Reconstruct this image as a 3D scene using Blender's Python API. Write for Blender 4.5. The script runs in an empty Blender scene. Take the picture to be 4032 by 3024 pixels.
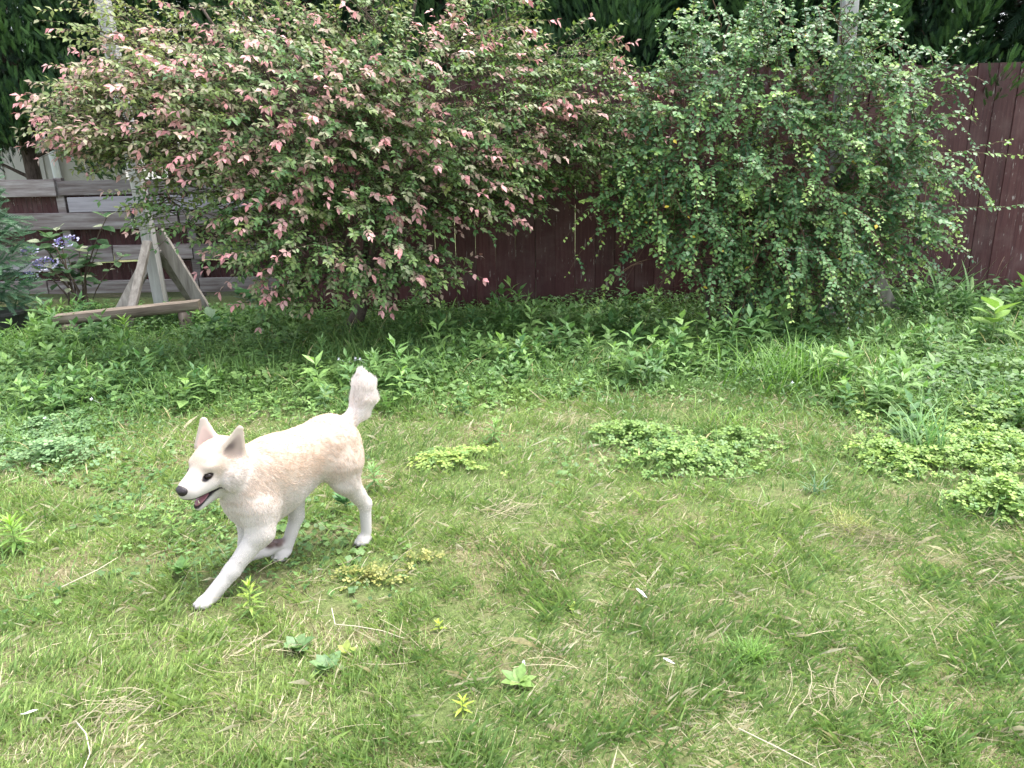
import bpy, math, random
import numpy as np
from mathutils import Matrix, Vector

random.seed(7)
rng = np.random.default_rng(11)
sc = bpy.context.scene
COL = sc.collection

# ------------------------------------------------------------------ camera, sky, sun, exposure
CAM_H = 1.45
cam_d = bpy.data.cameras.new('camera')
cam = bpy.data.objects.new('camera', cam_d)
COL.objects.link(cam)
cam.matrix_world = Matrix.Translation((0, 0, CAM_H)) @ Matrix.Rotation(math.radians(90 - 17), 4, 'X') @ Matrix.Rotation(math.radians(-1.2), 4, 'Z')
cam_d.sensor_fit = 'HORIZONTAL'
cam_d.angle = math.radians(67.0)
cam_d.clip_start = 0.05
cam_d.clip_end = 500
sc.camera = cam

SUN_EL, SUN_AZ = math.radians(68), math.radians(62)     # azimuth clockwise from +Y
world = bpy.data.worlds.new('World')
sc.world = world
world.use_nodes = True
wn, wl = world.node_tree.nodes, world.node_tree.links
wn.clear()
sky = wn.new('ShaderNodeTexSky')
sky.sky_type = 'NISHITA'
sky.sun_disc = False
sky.sun_elevation = SUN_EL
sky.sun_rotation = SUN_AZ
sky.dust_density = 3.0
hs = wn.new('ShaderNodeHueSaturation')
hs.inputs['Saturation'].default_value = 0.42             # thin bright cloud cover
bg = wn.new('ShaderNodeBackground')
bg.inputs['Strength'].default_value = 0.15
wo = wn.new('ShaderNodeOutputWorld')
wl.new(sky.outputs[0], hs.inputs['Color'])
wl.new(hs.outputs[0], bg.inputs['Color'])
wl.new(bg.outputs[0], wo.inputs['Surface'])

sun_d = bpy.data.lights.new('sun', 'SUN')
sun_d.energy = 1.2
sun_d.angle = math.radians(35)
sun_d.color = (1.0, 0.98, 0.95)
sun = bpy.data.objects.new('sun', sun_d)
COL.objects.link(sun)
sd = Vector((math.sin(SUN_AZ) * math.cos(SUN_EL), math.cos(SUN_AZ) * math.cos(SUN_EL), math.sin(SUN_EL)))
sun.rotation_euler = sd.to_track_quat('Z', 'Y').to_euler()
sun.location = (0, 0, 12)

sc.view_settings.view_transform = 'Standard'
sc.view_settings.look = 'None'
sc.view_settings.exposure = 2.3
sc.view_settings.gamma = 1.0
sc.view_settings.use_curve_mapping = False
sc.render.engine = 'CYCLES'
cy = sc.cycles
cy.max_bounces = 6
cy.diffuse_bounces = 4
cy.glossy_bounces = 2
cy.transmission_bounces = 4
cy.transparent_max_bounces = 4
cy.caustics_reflective = False
cy.caustics_refractive = False
cy.use_denoising = True
cy.denoiser = 'OPENIMAGEDENOISE'
cy.denoising_input_passes = 'RGB_ALBEDO_NORMAL'
sc.cycles_curves.shape = 'RIBBONS'

# ------------------------------------------------------------------ helpers
def tag(o, label=None, cat=None, group=None, kind=None):
    if label: o['label'] = label
    if cat: o['category'] = cat
    if group: o['group'] = group
    if kind: o['kind'] = kind
    return o

def link(o, parent=None):
    COL.objects.link(o)
    if parent is not None: o.parent = parent
    return o

def empty(name, loc=(0, 0, 0), rz=0.0):
    o = bpy.data.objects.new(name, None)
    o.empty_display_size = 0.05
    o.location = loc
    o.rotation_euler = (0, 0, rz)
    return link(o)

def make_mesh(name, V, F, mat=None, col=None, smooth=False):
    """V (n,3); F (m,3) or (m,4) or list of polygons"""
    me = bpy.data.meshes.new(name)
    V = np.asarray(V, np.float32)
    if isinstance(F, np.ndarray):
        m, s = F.shape
        me.vertices.add(len(V)); me.vertices.foreach_set('co', V.ravel())
        me.loops.add(m * s); me.loops.foreach_set('vertex_index', F.astype(np.int32).ravel())
        me.polygons.add(m)
        me.polygons.foreach_set('loop_start', np.arange(0, m * s, s, dtype=np.int32))
        if hasattr(me.polygons[0], 'loop_total'):
            try: me.polygons.foreach_set('loop_total', np.full(m, s, np.int32))
            except Exception: pass
        me.update(calc_edges=True)
    else:
        me.from_pydata([tuple(map(float, v)) for v in V], [], F)
        me.update()
    if smooth:
        me.polygons.foreach_set('use_smooth', np.ones(len(me.polygons), bool))
    if col is not None:
        c = np.ones((len(V), 4), np.float32); c[:, :3] = col
        a = me.attributes.new('Col', 'FLOAT_COLOR', 'POINT')
        a.data.foreach_set('color', c.ravel())
    if mat is not None: me.materials.append(mat)
    return me

def obj(name, V, F, mat=None, parent=None, col=None, smooth=False):
    return link(bpy.data.objects.new(name, make_mesh(name, V, F, mat, col, smooth)), parent)

class MB:
    def __init__(s): s.v = []; s.f = []
    def add(s, V, F):
        n = len(s.v); s.v += [tuple(map(float, p)) for p in V]; s.f += [tuple(int(i) + n for i in f) for f in F]
    def box(s, c, size, M=None, bev=0.0):
        hx, hy, hz = [q / 2 for q in size]
        V = np.array([(x, y, z) for x in (-hx, hx) for y in (-hy, hy) for z in (-hz, hz)])
        if M is not None: V = V @ np.array(M).T
        s.add(V + np.array(c), [(0, 1, 3, 2), (4, 6, 7, 5), (0, 4, 5, 1), (2, 3, 7, 6), (0, 2, 6, 4), (1, 5, 7, 3)])
    def bar(s, a, b, w, d, up=(0, 1, 0)):
        a, b = np.array(a, float), np.array(b, float)
        z = (b - a); L = np.linalg.norm(z); z /= L
        y = np.array(up, float); y -= z * (y @ z); y /= np.linalg.norm(y); x = np.cross(y, z)
        s.box((a + b) / 2, (w, d, L), np.array([x, y, z]).T)
    def tube(s, P, R, n=8, cap=True):
        V, F = tube(P, R, n); 
        if cap:
            F = [tuple(f) for f in F]; k = len(P) * n
            F.append(tuple(range(n - 1, -1, -1))); F.append(tuple(range(k - n, k)))
        s.add(V, F)
    def build(s, name, mat, parent=None, smooth=False, bevel=0.0):
        o = obj(name, np.array(s.v), s.f, mat, parent, None, smooth)
        if bevel:
            m = o.modifiers.new('bevel', 'BEVEL'); m.width = bevel; m.segments = 2; m.limit_method = 'ANGLE'
        return o

def tube(P, R, n=8):
    P = np.asarray(P, float); R = np.broadcast_to(np.asarray(R, float), (len(P),))
    V, F = tubes(P[None], R[None], n, quads=True)
    return V, F

def tubes(P, R, n=4, quads=False):
    """P (N,K,3), R (N,K) -> vertices, faces of N tubes"""
    N, K, _ = P.shape
    T = np.gradient(P, axis=1); T /= np.linalg.norm(T, axis=2, keepdims=True) + 1e-9
    ref = np.where(np.abs(T[:, :, 2:3]) > 0.92, np.array([1., 0, 0]), np.array([0, 0, 1.]))
    A = np.cross(T, ref); A /= np.linalg.norm(A, axis=2, keepdims=True) + 1e-9
    B = np.cross(T, A)
    th = np.arange(n) * 2 * math.pi / n
    V = P[:, :, None] + R[:, :, None, None] * (A[:, :, None] * np.cos(th)[None, None, :, None] + B[:, :, None] * np.sin(th)[None, None, :, None])
    i, k, j = np.meshgrid(np.arange(N), np.arange(K - 1), np.arange(n), indexing='ij')
    a = (i * K + k) * n + j; b = (i * K + k) * n + (j + 1) % n
    c = a + n; d = b + n
    Q = np.stack([a, b, d, c], -1).reshape(-1, 4)
    if quads: return V.reshape(-1, 3), Q
    return V.reshape(-1, 3), np.concatenate([Q[:, [0, 1, 2]], Q[:, [0, 2, 3]]])

def unit(v): return v / (np.linalg.norm(v, axis=-1, keepdims=True) + 1e-9)

def frames(ax, nrm):
    """rotation matrices with local X = ax, local Z close to nrm"""
    x = unit(ax); z = nrm - x * np.sum(nrm * x, -1, keepdims=True); z = unit(z); y = np.cross(z, x)
    return np.stack([x, y, z], -1)

def scatter(T, pos, Rm, s, col):
    """T=(verts,tris,shade) placed at pos with rotation Rm, scale s (N,) or (N,3), colour col (N,3)"""
    tv, tf = T[0], T[1]; tc = T[2] if len(T) > 2 else np.ones(len(tv))
    N = len(pos); s = np.asarray(s, float); s = s[:, None] * np.ones(3) if s.ndim == 1 else s
    V = np.einsum('nij,nvj->nvi', Rm, tv[None] * s[:, None, :]) + pos[:, None]
    F = tf[None] + (np.arange(N) * len(tv))[:, None, None]
    tc = np.asarray(tc); tc = tc[:, None] if tc.ndim == 1 else tc
    C = col[:, None] * tc[None]
    return V.reshape(-1, 3), F.reshape(-1, tf.shape[1]), C.reshape(-1, 3)

def merge(parts):
    V, F, C = [], [], []; n = 0
    for v, f, c in parts:
        V.append(v); F.append(f + n); C.append(c); n += len(v)
    return np.concatenate(V), np.concatenate(F), np.concatenate(C)

_G = np.random.default_rng(5).random((64, 64))
def vnoise(x, y, sc_=1.0, off=0.0):
    x = np.asarray(x) * sc_ + off + 100; y = np.asarray(y) * sc_ + off * 1.7 + 100
    i = np.floor(x).astype(int); j = np.floor(y).astype(int); fx = x - i; fy = y - j
    fx = fx * fx * (3 - 2 * fx); fy = fy * fy * (3 - 2 * fy)
    g = lambda a, b: _G[a % 64, b % 64]
    return (g(i, j) * (1 - fx) + g(i + 1, j) * fx) * (1 - fy) + (g(i, j + 1) * (1 - fx) + g(i + 1, j + 1) * fx) * fy

def gz(x, y):
    return 0.03 * (vnoise(x, y, 1.3) - 0.5) + 0.014 * (vnoise(x, y, 4.1, 3) - 0.5)

def sstep(x, a, b):
    t = np.clip((x - a) / (b - a), 0, 1); return t * t * (3 - 2 * t)

# rough image position of points, used only to decide which leaves count among the 300 largest of a plant
_CM = np.array(cam.matrix_world.inverted())
_F = 0.5 / math.tan(math.radians(33.5))
def project(P):
    q = P @ _CM[:3, :3].T + _CM[:3, 3]
    return np.stack([0.5 + _F * q[:, 0] / -q[:, 2], 0.375 - _F * q[:, 1] / -q[:, 2], -q[:, 2]], 1)

def pick_largest(pos, Rm, size, n, cells=170):
    p = project(pos)
    toc = unit(np.array([0, 0, CAM_H]) - pos)
    area = size ** 2 * (0.15 + np.abs(np.sum(Rm[:, :, 2] * toc, 1))) / p[:, 2] ** 2
    inside = (p[:, 0] > 0.01) & (p[:, 0] < 0.99) & (p[:, 1] > 0.01) & (p[:, 1] < 0.74)
    cell = (p[:, 0] * cells).astype(int) * 1000 + (p[:, 1] * cells).astype(int)
    order = np.lexsort((p[:, 2], cell))
    first = np.ones(len(order), bool); first[1:] = cell[order][1:] != cell[order][:-1]
    front = np.zeros(len(pos), bool); front[order[first]] = True
    ok = np.where(inside & front)[0]
    return ok[np.argsort(-area[ok])[:n]]

# ------------------------------------------------------------------ materials
def new_mat(name):
    m = bpy.data.materials.new(name); m.use_nodes = True
    nt = m.node_tree; nt.nodes.clear()
    return m, nt.nodes, nt.links

def leaf_material(name, rough=0.5, trans=0.3, spec=0.5, source='Col', vary=0.25):
    m, n, l = new_mat(name)
    if source == 'Col':
        c = n.new('ShaderNodeAttribute'); c.attribute_name = 'Col'; cs = c.outputs['Color']
    else:
        c = n.new('ShaderNodeObjectInfo'); cs = c.outputs['Color']
    g = n.new('ShaderNodeNewGeometry')
    nz = n.new('ShaderNodeTexNoise'); nz.inputs['Scale'].default_value = 90
    l.new(g.outputs['Position'], nz.inputs['Vector'])
    mr = n.new('ShaderNodeMapRange'); mr.inputs['From Min'].default_value = 0.3; mr.inputs['From Max'].default_value = 0.7
    mr.inputs['To Min'].default_value = 1 - vary; mr.inputs['To Max'].default_value = 1 + vary
    l.new(nz.outputs['Fac'], mr.inputs['Value'])
    mx = n.new('ShaderNodeVectorMath'); mx.operation = 'SCALE'
    l.new(cs, mx.inputs[0]); l.new(mr.outputs[0], mx.inputs['Scale'])
    p = n.new('ShaderNodeBsdfPrincipled')
    p.inputs['Roughness'].default_value = rough
    p.inputs['Specular IOR Level'].default_value = spec
    l.new(mx.outputs[0], p.inputs['Base Color'])
    o = n.new('ShaderNodeOutputMaterial')
    t = n.new('ShaderNodeBsdfTranslucent')
    hsv = n.new('ShaderNodeHueSaturation'); hsv.inputs['Saturation'].default_value = 1.15; hsv.inputs['Value'].default_value = 1.15
    l.new(mx.outputs[0], hsv.inputs['Color']); l.new(hsv.outputs[0], t.inputs['Color'])
    ms = n.new('ShaderNodeMixShader'); ms.inputs[0].default_value = trans
    l.new(p.outputs[0], ms.inputs[1]); l.new(t.outputs[0], ms.inputs[2]); l.new(ms.outputs[0], o.inputs['Surface'])
    return m

def noise_material(name, stops, scale=(1, 1, 1), nscale=5.0, detail=8.0, rough=0.8, bump=0.3, bscale=None, spec=0.3, per_object=0.0, coords='Object'):
    m, n, l = new_mat(name)
    tc = n.new('ShaderNodeTexCoord'); mp = n.new('ShaderNodeMapping'); mp.inputs['Scale'].default_value = scale
    oi = n.new('ShaderNodeObjectInfo')
    vm = n.new('ShaderNodeVectorMath'); vm.operation = 'SCALE'; vm.inputs[0].default_value = (17, 31, 23)
    l.new(oi.outputs['Random'], vm.inputs['Scale']); l.new(vm.outputs[0], mp.inputs['Location'])
    l.new(tc.outputs[coords], mp.inputs['Vector'])
    nz = n.new('ShaderNodeTexNoise'); nz.inputs['Scale'].default_value = nscale; nz.inputs['Detail'].default_value = detail
    nz.inputs['Roughness'].default_value = 0.65
    l.new(mp.outputs[0], nz.inputs['Vector'])
    cr = n.new('ShaderNodeValToRGB'); els = cr.color_ramp.elements
    while len(els) < len(stops): els.new(0.5)
    for e, (pos, c) in zip(els, stops): e.position = pos; e.color = (*c, 1)
    l.new(nz.outputs['Fac'], cr.inputs['Fac'])
    out_c = cr.outputs['Color']
    if per_object:
        h = n.new('ShaderNodeHueSaturation'); mr = n.new('ShaderNodeMapRange')
        mr.inputs['To Min'].default_value = 1 - per_object; mr.inputs['To Max'].default_value = 1 + per_object
        l.new(oi.outputs['Random'], mr.inputs['Value']); l.new(mr.outputs[0], h.inputs['Value']); l.new(out_c, h.inputs['Color']); out_c = h.outputs[0]
    p = n.new('ShaderNodeBsdfPrincipled'); p.inputs['Roughness'].default_value = rough; p.inputs['Specular IOR Level'].default_value = spec
    l.new(out_c, p.inputs['Base Color'])
    b = n.new('ShaderNodeBump'); b.inputs['Strength'].default_value = bump; b.inputs['Distance'].default_value = 0.01
    l.new(nz.outputs['Fac'], b.inputs['Height']); l.new(b.outputs[0], p.inputs['Normal'])
    o = n.new('ShaderNodeOutputMaterial'); l.new(p.outputs[0], o.inputs['Surface'])
    return m

def plain(name, col, rough=0.6, spec=0.5, **kw):
    m, n, l = new_mat(name)
    p = n.new('ShaderNodeBsdfPrincipled'); p.inputs['Base Color'].default_value = (*col, 1)
    p.inputs['Roughness'].default_value = rough; p.inputs['Specular IOR Level'].default_value = spec
    for k, v in kw.items(): p.inputs[k.replace('_', ' ')].default_value = v
    o = n.new('ShaderNodeOutputMaterial'); l.new(p.outputs[0], o.inputs['Surface'])
    return m

M_grass = leaf_material('grass_blade', 0.55, 0.30, 0.35)
M_weed = leaf_material('weed_leaf', 0.5, 0.32, 0.4)
M_shrub = leaf_material('spindle_leaf', 0.5, 0.30, 0.4)
M_shrub1 = leaf_material('spindle_leaf_single', 0.5, 0.30, 0.4, 'Object')
M_gloss = leaf_material('glossy_leaf', 0.42, 0.25, 0.38)
M_gloss1 = leaf_material('glossy_leaf_single', 0.42, 0.25, 0.38, 'Object')
M_weed1 = leaf_material('weed_leaf_single', 0.5, 0.32, 0.4, 'Object')
M_con = leaf_material('conifer_spray', 0.6, 0.15, 0.3)
M_bark = noise_material('bark', [(0.3, (.035, .026, .02)), (0.7, (.13, .10, .08))], (3, 3, .6), 18, rough=0.95, bump=0.6)
M_twig = plain('twig_bark', (.075, .052, .036), 0.85)
M_soil = None

def soil_material():
    m, n, l = new_mat('soil_and_thatch')
    tc = n.new('ShaderNodeTexCoord')
    def nz(s, d=8):
        q = n.new('ShaderNodeTexNoise'); q.inputs['Scale'].default_value = s; q.inputs['Detail'].default_value = d; q.inputs['Roughness'].default_value = .7
        l.new(tc.outputs['Object'], q.inputs['Vector']); return q
    def ramp(f, st):
        cr = n.new('ShaderNodeValToRGB'); e = cr.color_ramp.elements
        while len(e) < len(st): e.new(.5)
        for a, (p, c) in zip(e, st): a.position = p; a.color = (*c, 1)
        l.new(f.outputs['Fac'], cr.inputs['Fac']); return cr
    fine = ramp(nz(70), [(.25, (.05, .040, .022)), (.5, (.15, .13, .07)), (.75, (.30, .26, .15))])
    green = ramp(nz(60), [(.3, (.045, .065, .020)), (.7, (.16, .20, .07))])
    mask = ramp(nz(2.2, 4), [(.34, (0, 0, 0)), (.52, (1, 1, 1))])
    mx = n.new('ShaderNodeMix'); mx.data_type = 'RGBA'
    l.new(mask.outputs[0], mx.inputs[0]); l.new(fine.outputs[0], mx.inputs[6]); l.new(green.outputs[0], mx.inputs[7])
    p = n.new('ShaderNodeBsdfPrincipled'); p.inputs['Roughness'].default_value = .95; p.inputs['Specular IOR Level'].default_value = .15
    l.new(mx.outputs[2], p.inputs['Base Color'])
    b = n.new('ShaderNodeBump'); b.inputs['Strength'].default_value = .8; b.inputs['Distance'].default_value = .015
    l.new(nz(55).outputs['Fac'], b.inputs['Height']); l.new(b.outputs[0], p.inputs['Normal'])
    o = n.new('ShaderNodeOutputMaterial'); l.new(p.outputs[0], o.inputs['Surface'])
    return m
M_soil = soil_material()

# weathered paint: dark red-brown, streaked, with small peeled pale patches
def red_paint_material():
    m, n, l = new_mat('red_brown_fence_paint')
    tc = n.new('ShaderNodeTexCoord'); oi = n.new('ShaderNodeObjectInfo')
    vm = n.new('ShaderNodeVectorMath'); vm.operation = 'SCALE'; vm.inputs[0].default_value = (3, 7, 19)
    l.new(oi.outputs['Random'], vm.inputs['Scale'])
    def nz(scale, s, d=6, r=.65):
        mp = n.new('ShaderNodeMapping'); mp.inputs['Scale'].default_value = scale
        l.new(tc.outputs['Object'], mp.inputs['Vector']); l.new(vm.outputs[0], mp.inputs['Location'])
        q = n.new('ShaderNodeTexNoise'); q.inputs['Scale'].default_value = s; q.inputs['Detail'].default_value = d; q.inputs['Roughness'].default_value = r
        l.new(mp.outputs[0], q.inputs['Vector']); return q
    def ramp(f, st):
        cr = n.new('ShaderNodeValToRGB'); e = cr.color_ramp.elements
        while len(e) < len(st): e.new(.5)
        for a, (p, c) in zip(e, st): a.position = p; a.color = (*c, 1)
        l.new(f.outputs['Fac'], cr.inputs['Fac']); return cr
    streak = nz((14, 1, .9), 3)
    base = ramp(streak, [(.25, (.036, .009, .010)), (.5, (.058, .016, .017)), (.75, (.088, .036, .034))])
    fade = ramp(nz((1.2, 1, 1.6), 2.0, 5), [(.48, (0, 0, 0)), (.75, (.55, .55, .55))])
    grey = n.new('ShaderNodeMix'); grey.data_type = 'RGBA'; grey.inputs[7].default_value = (.125, .080, .076, 1)
    l.new(fade.outputs[0], grey.inputs[0]); l.new(base.outputs[0], grey.inputs[6])
    peel_a = nz((5, 1, 1.4), 5.0, 7, .7); peel_b = nz((22, 1, 2.5), 4.0, 4)
    ma = n.new('ShaderNodeMath'); ma.operation = 'MULTIPLY'; l.new(peel_a.outputs['Fac'], ma.inputs[0]); l.new(peel_b.outputs['Fac'], ma.inputs[1])
    cr = n.new('ShaderNodeValToRGB'); cr.color_ramp.elements[0].position = .34; cr.color_ramp.elements[1].position = .40
    l.new(ma.outputs[0], cr.inputs['Fac'])
    px = n.new('ShaderNodeMix'); px.data_type = 'RGBA'; px.inputs[7].default_value = (.30, .26, .24, 1)
    l.new(cr.outputs[0], px.inputs[0]); l.new(grey.outputs[2], px.inputs[6])
    h = n.new('ShaderNodeHueSaturation'); mr = n.new('ShaderNodeMapRange'); mr.inputs['To Min'].default_value = .8; mr.inputs['To Max'].default_value = 1.2
    l.new(oi.outputs['Random'], mr.inputs['Value']); l.new(mr.outputs[0], h.inputs['Value']); l.new(px.outputs[2], h.inputs['Color'])
    p = n.new('ShaderNodeBsdfPrincipled'); p.inputs['Roughness'].default_value = .62; p.inputs['Specular IOR Level'].default_value = .35
    l.new(h.outputs[0], p.inputs['Base Color'])
    b = n.new('ShaderNodeBump'); b.inputs['Strength'].default_value = .35; b.inputs['Distance'].default_value = .006
    l.new(streak.outputs['Fac'], b.inputs['Height']); l.new(b.outputs[0], p.inputs['Normal'])
    o = n.new('ShaderNodeOutputMaterial'); l.new(p.outputs[0], o.inputs['Surface'])
    return m
M_red = red_paint_material()
M_slat = noise_material('weathered_slat_wood', [(.25, (.085, .066, .062)), (.42, (.16, .13, .125)), (.55, (.24, .215, .21)), (.75, (.36, .345, .34))], (.6, 3, 7), 3.2, rough=.85, bump=.4, per_object=.25)
M_slat_pale = noise_material('bleached_slat_wood', [(.3, (.25, .23, .25)), (.7, (.40, .38, .41))], (.6, 3, 8), 3.2, rough=.85, bump=.4)
M_post = noise_material('weathered_post_wood', [(.25, (.12, .105, .09)), (.5, (.24, .215, .19)), (.75, (.36, .335, .30))], (9, 9, .8), 3.0, rough=.85, bump=.4, per_object=.15)
M_postw = noise_material('bleached_post_wood', [(.25, (.24, .23, .22)), (.75, (.50, .49, .475))], (9, 9, .8), 3.0, rough=.85, bump=.4)
M_log = noise_material('grey_brown_log', [(.25, (.085, .065, .05)), (.5, (.20, .16, .125)), (.75, (.34, .285, .23))], (.9, 7, 7), 3.0, rough=.85, bump=.5)
M_logend = noise_material('log_stump_wood', [(.25, (.11, .08, .06)), (.5, (.25, .19, .15)), (.75, (.40, .33, .27))], (6, 6, 1.0), 3.0, rough=.85, bump=.5)
M_black = plain('black_plastic', (.015, .015, .016), .5)
M_glass = plain('bulb_glass', (1, 1, 1), .02, .5, Transmission_Weight=1.0, IOR=1.45)

#SETTING
# ------------------------------------------------------------------ ground
def axis(fine_a, fine_b, step, far):
    inner = np.arange(fine_a, fine_b + 1e-6, step)
    lo = fine_a - np.geomspace(.3, far, 14)[::-1]; hi = fine_b + np.geomspace(.3, far, 14)
    return np.concatenate([lo, inner, hi])
gx = axis(-7, 7, .06, 110); gy = axis(-1, 9, .06, 140)
GX, GY = np.meshgrid(gx, gy, indexing='ij')
GZ = gz(GX, GY) * (1 - sstep(np.hypot(GX, GY), 10, 20))
ni, nj = GX.shape
ii, jj = np.meshgrid(np.arange(ni - 1), np.arange(nj - 1), indexing='ij')
q = (ii * nj + jj)
tag(obj('ground', np.stack([GX, GY, GZ], -1).reshape(-1, 3), np.stack([q, q + nj, q + nj + 1, q + 1], -1).reshape(-1, 4), M_soil, None, None, True), kind='structure')

# ------------------------------------------------------------------ red board fence behind the shrubs
fence = tag(empty('board_fence', (0, 7.0, 0)), 'tall dark red-brown fence of upright boards with peeling paint', 'fence')
def board_mesh(w, h, t, rnd):
    b = 0.004
    V = []
    for z in (0, h):
        j = rnd.uniform(-.004, .004) if z else 0
        V += [(-w/2 + b, -t/2, z + j), (w/2 - b, -t/2, z + j), (w/2, -t/2 + b, z + j), (w/2, t/2, z + j), (-w/2, t/2, z + j), (-w/2, -t/2 + b, z + j)]
    F = [(i, (i + 1) % 6, 6 + (i + 1) % 6, 6 + i) for i in range(6)] + [(5, 4, 3, 2, 1, 0), (6, 7, 8, 9, 10, 11)]
    return make_mesh('board', V, F, M_red)
rb = random.Random(3)
board_meshes = [board_mesh(.1772, 2.02, .021, rb) for _ in range(4)]
x = -2.0; k = 0
while x < 6.6:
    o = link(bpy.data.objects.new('board', board_meshes[k % 4]), fence)
    o.location = (x, rb.uniform(-.006, .006), .03 + rb.uniform(-.012, .012))
    o.rotation_euler = (rb.uniform(-.003, .003), rb.uniform(-.002, .002), rb.uniform(-.008, .008))
    if k % 2: o.rotation_euler[2] += math.pi; 
    x += .1785 + rb.uniform(-.001, .0016); k += 1
for z in (.35, 1.0, 1.7):
    b = MB(); b.box((2.25, .05, z), (8.7, .045, .09)); b.build('rail', M_red, fence)

# ------------------------------------------------------------------ slat fence at the left, with dark red pickets showing between its slats
sl = tag(empty('slat_fence', (-5.0, 8.2, 0)), 'weathered grey-brown fence of horizontal slats with dark red pickets between', 'fence')
def slat(x0, x1, z0, z1, y, mat, tilt=0.0):
    V = []
    L = x1 - x0; h = z1 - z0; t = .028; b = .004
    prof = [(-t/2 + b, -h/2), (t/2, -h/2), (t/2, h/2), (-t/2 + b, h/2), (-t/2, h/2 - b), (-t/2, -h/2 + b)]
    for xx in (-L/2, L/2):
        V += [(xx, a, c) for a, c in prof]
    F = [(i, 6 + i, 6 + (i + 1) % 6, (i + 1) % 6) for i in range(6)] + [(0, 1, 2, 3, 4, 5), (11, 10, 9, 8, 7, 6)]
    o = obj('slat', np.array(V), F, mat, sl)
    o.location = ((x0 + x1) / 2 + 5.0, y, (z0 + z1) / 2); o.rotation_euler = (0, tilt, 0)
    return o
slat(-8.6, -4.62, 1.075, 1.245, -.03, M_slat, .006)
slat(-4.60, -2.05, 1.07, 1.215, -.01, M_slat, .0)
slat(-4.52, -2.05, .905, 1.055, -.024, M_slat_pale, -.004)
slat(-8.6, -3.42, .735, .905, -.03, M_slat, .006)
slat(-3.40, -2.05, .735, .90, -.02, M_slat, -.004)
slat(-8.6, -4.15, .40, .57, -.03, M_slat, .006)
slat(-4.14, -3.32, .40, .555, -.012, M_slat, 0)
slat(-3.30, -2.05, .39, .55, -.03, M_slat, .004)
slat(-8.6, -4.62, .30, .395, -.018, M_slat_pale, .003)
slat(-8.6, -4.9, .07, .205, -.03, M_slat, .003)
slat(-4.89, -3.30, .055, .19, -.02, M_slat, .003)
slat(-3.28, -2.05, .05, .20, -.034, M_slat, -.004)
for xx in (-7.9, -6.3, -4.61, -3.31, -2.1):
    b = MB(); b.box((xx + 5, .035, .62), (.085, .07, 1.25)); b.build('post', M_slat, sl, bevel=.004)
# pickets behind, in bands, each a few centimetres short of the slat above it
pk = [make_mesh('picket', *(lambda w, h: (np.array([(a, c, d) for a in (-w/2, w/2) for c in (-.008, .008) for d in (0, h)]), [(0, 1, 3, 2), (4, 6, 7, 5), (0, 4, 5, 1), (2, 3, 7, 6), (0, 2, 6, 4), (1, 5, 7, 3)]))(.046, h), M_red) for h in (.24, .245, .25)]
for zb in (.86, .53, .155):
    xx = -6.6
    while xx < -2.1:
        o = link(bpy.data.objects.new('picket', pk[rb.randrange(3)]), sl)
        o.location = (xx + 5, .09, zb - .03 + rb.uniform(-.008, .004)); o.rotation_euler = (0, rb.uniform(-.01, .01), 0)
        xx += .0505

# ------------------------------------------------------------------ neighbour's building behind the slat fence
M_wall = noise_material('grey_wall_render', [(.3, (.36, .345, .335)), (.7, (.48, .46, .44))], (1, 1, .6), 2.0, rough=.9, bump=.15)
M_pipe = plain('white_pipe', (.66, .68, .72), .45)
bd = tag(empty('garden_shed', (-9.5, 12.0, 0)), 'pale grey building behind the slat fence with white downpipe', 'building')
b = MB(); b.box((0, 1.5, 1.35), (7.6, 3.0, 2.7)); b.build('wall', M_wall, bd)
for i, xx in enumerate(np.arange(-3.6, 3.8, .62)):
    b = MB(); b.box((xx, -.012, 1.35), (.03, .02, 2.66)); b.build('batten', M_wall, bd)
b = MB(); b.box((0, 1.4, 2.78), (8.1, 3.6, .12)); b.build('roof', plain('roof_sheet', (.12, .12, .13), .6), bd)
b = MB(); b.tube([(2.86, -.06, 0), (2.80, -.06, 1.4), (2.72, -.06, 2.66)], .055, 12); dp = b.build('downpipe', M_pipe, bd, smooth=True)
b = MB(); b.box((2.8, -.045, 1.05), (.15, .07, .03)); b.build('pipe_bracket', M_pipe, dp)

# ------------------------------------------------------------------ timber posts with braces and string-light bulbs
def post_thing(name, label, base, top, w, mats, braces):
    e = tag(empty(name, base), label, 'post', 'timber light posts')
    b = MB(); d = Vector(top) - Vector(base)
    b.bar((0, 0, -.05), tuple(d), w, w)
    b.build('upright', mats[0], e, bevel=.005)
    for (p, qq, bw, bt, m) in braces:
        b = MB(); b.bar(np.array(p) - np.array(base), np.array(qq) - np.array(base), bw, bt, up=(0.15, 1, 0)); b.build('brace', m, e, bevel=.004)
    return e
pL = post_thing('timber_post', 'leaning grey timber post with plank braces beside the log bench',
    (-3.135, 6.9, 0), (-3.25, 6.9, 2.9), .098, (M_postw,), [
    ((-3.255, 6.36, -.03), (-3.135, 6.80, .735), .075, .035, M_post),
    ((-3.56, 6.78, -.02), (-3.20, 6.97, .60), .11, .035, M_post),
    ((-2.70, 6.90, -.03), (-3.12, 6.985, .80), .115, .035, M_post),
    ((-2.98, 7.35, -.02), (-3.14, 6.99, .62), .085, .045, M_post)])
pR = post_thing('timber_post', 'bleached timber post standing inside the glossy green shrub',
    (2.68, 6.42, 0), (2.60, 6.42, 2.9), .105, (M_postw,), [
    ((3.30, 6.47, -.03), (2.70, 6.47, 1.02), .11, .035, M_post),
    ((2.10, 6.55, -.03), (2.62, 6.50, .95), .10, .035, M_post)])
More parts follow.
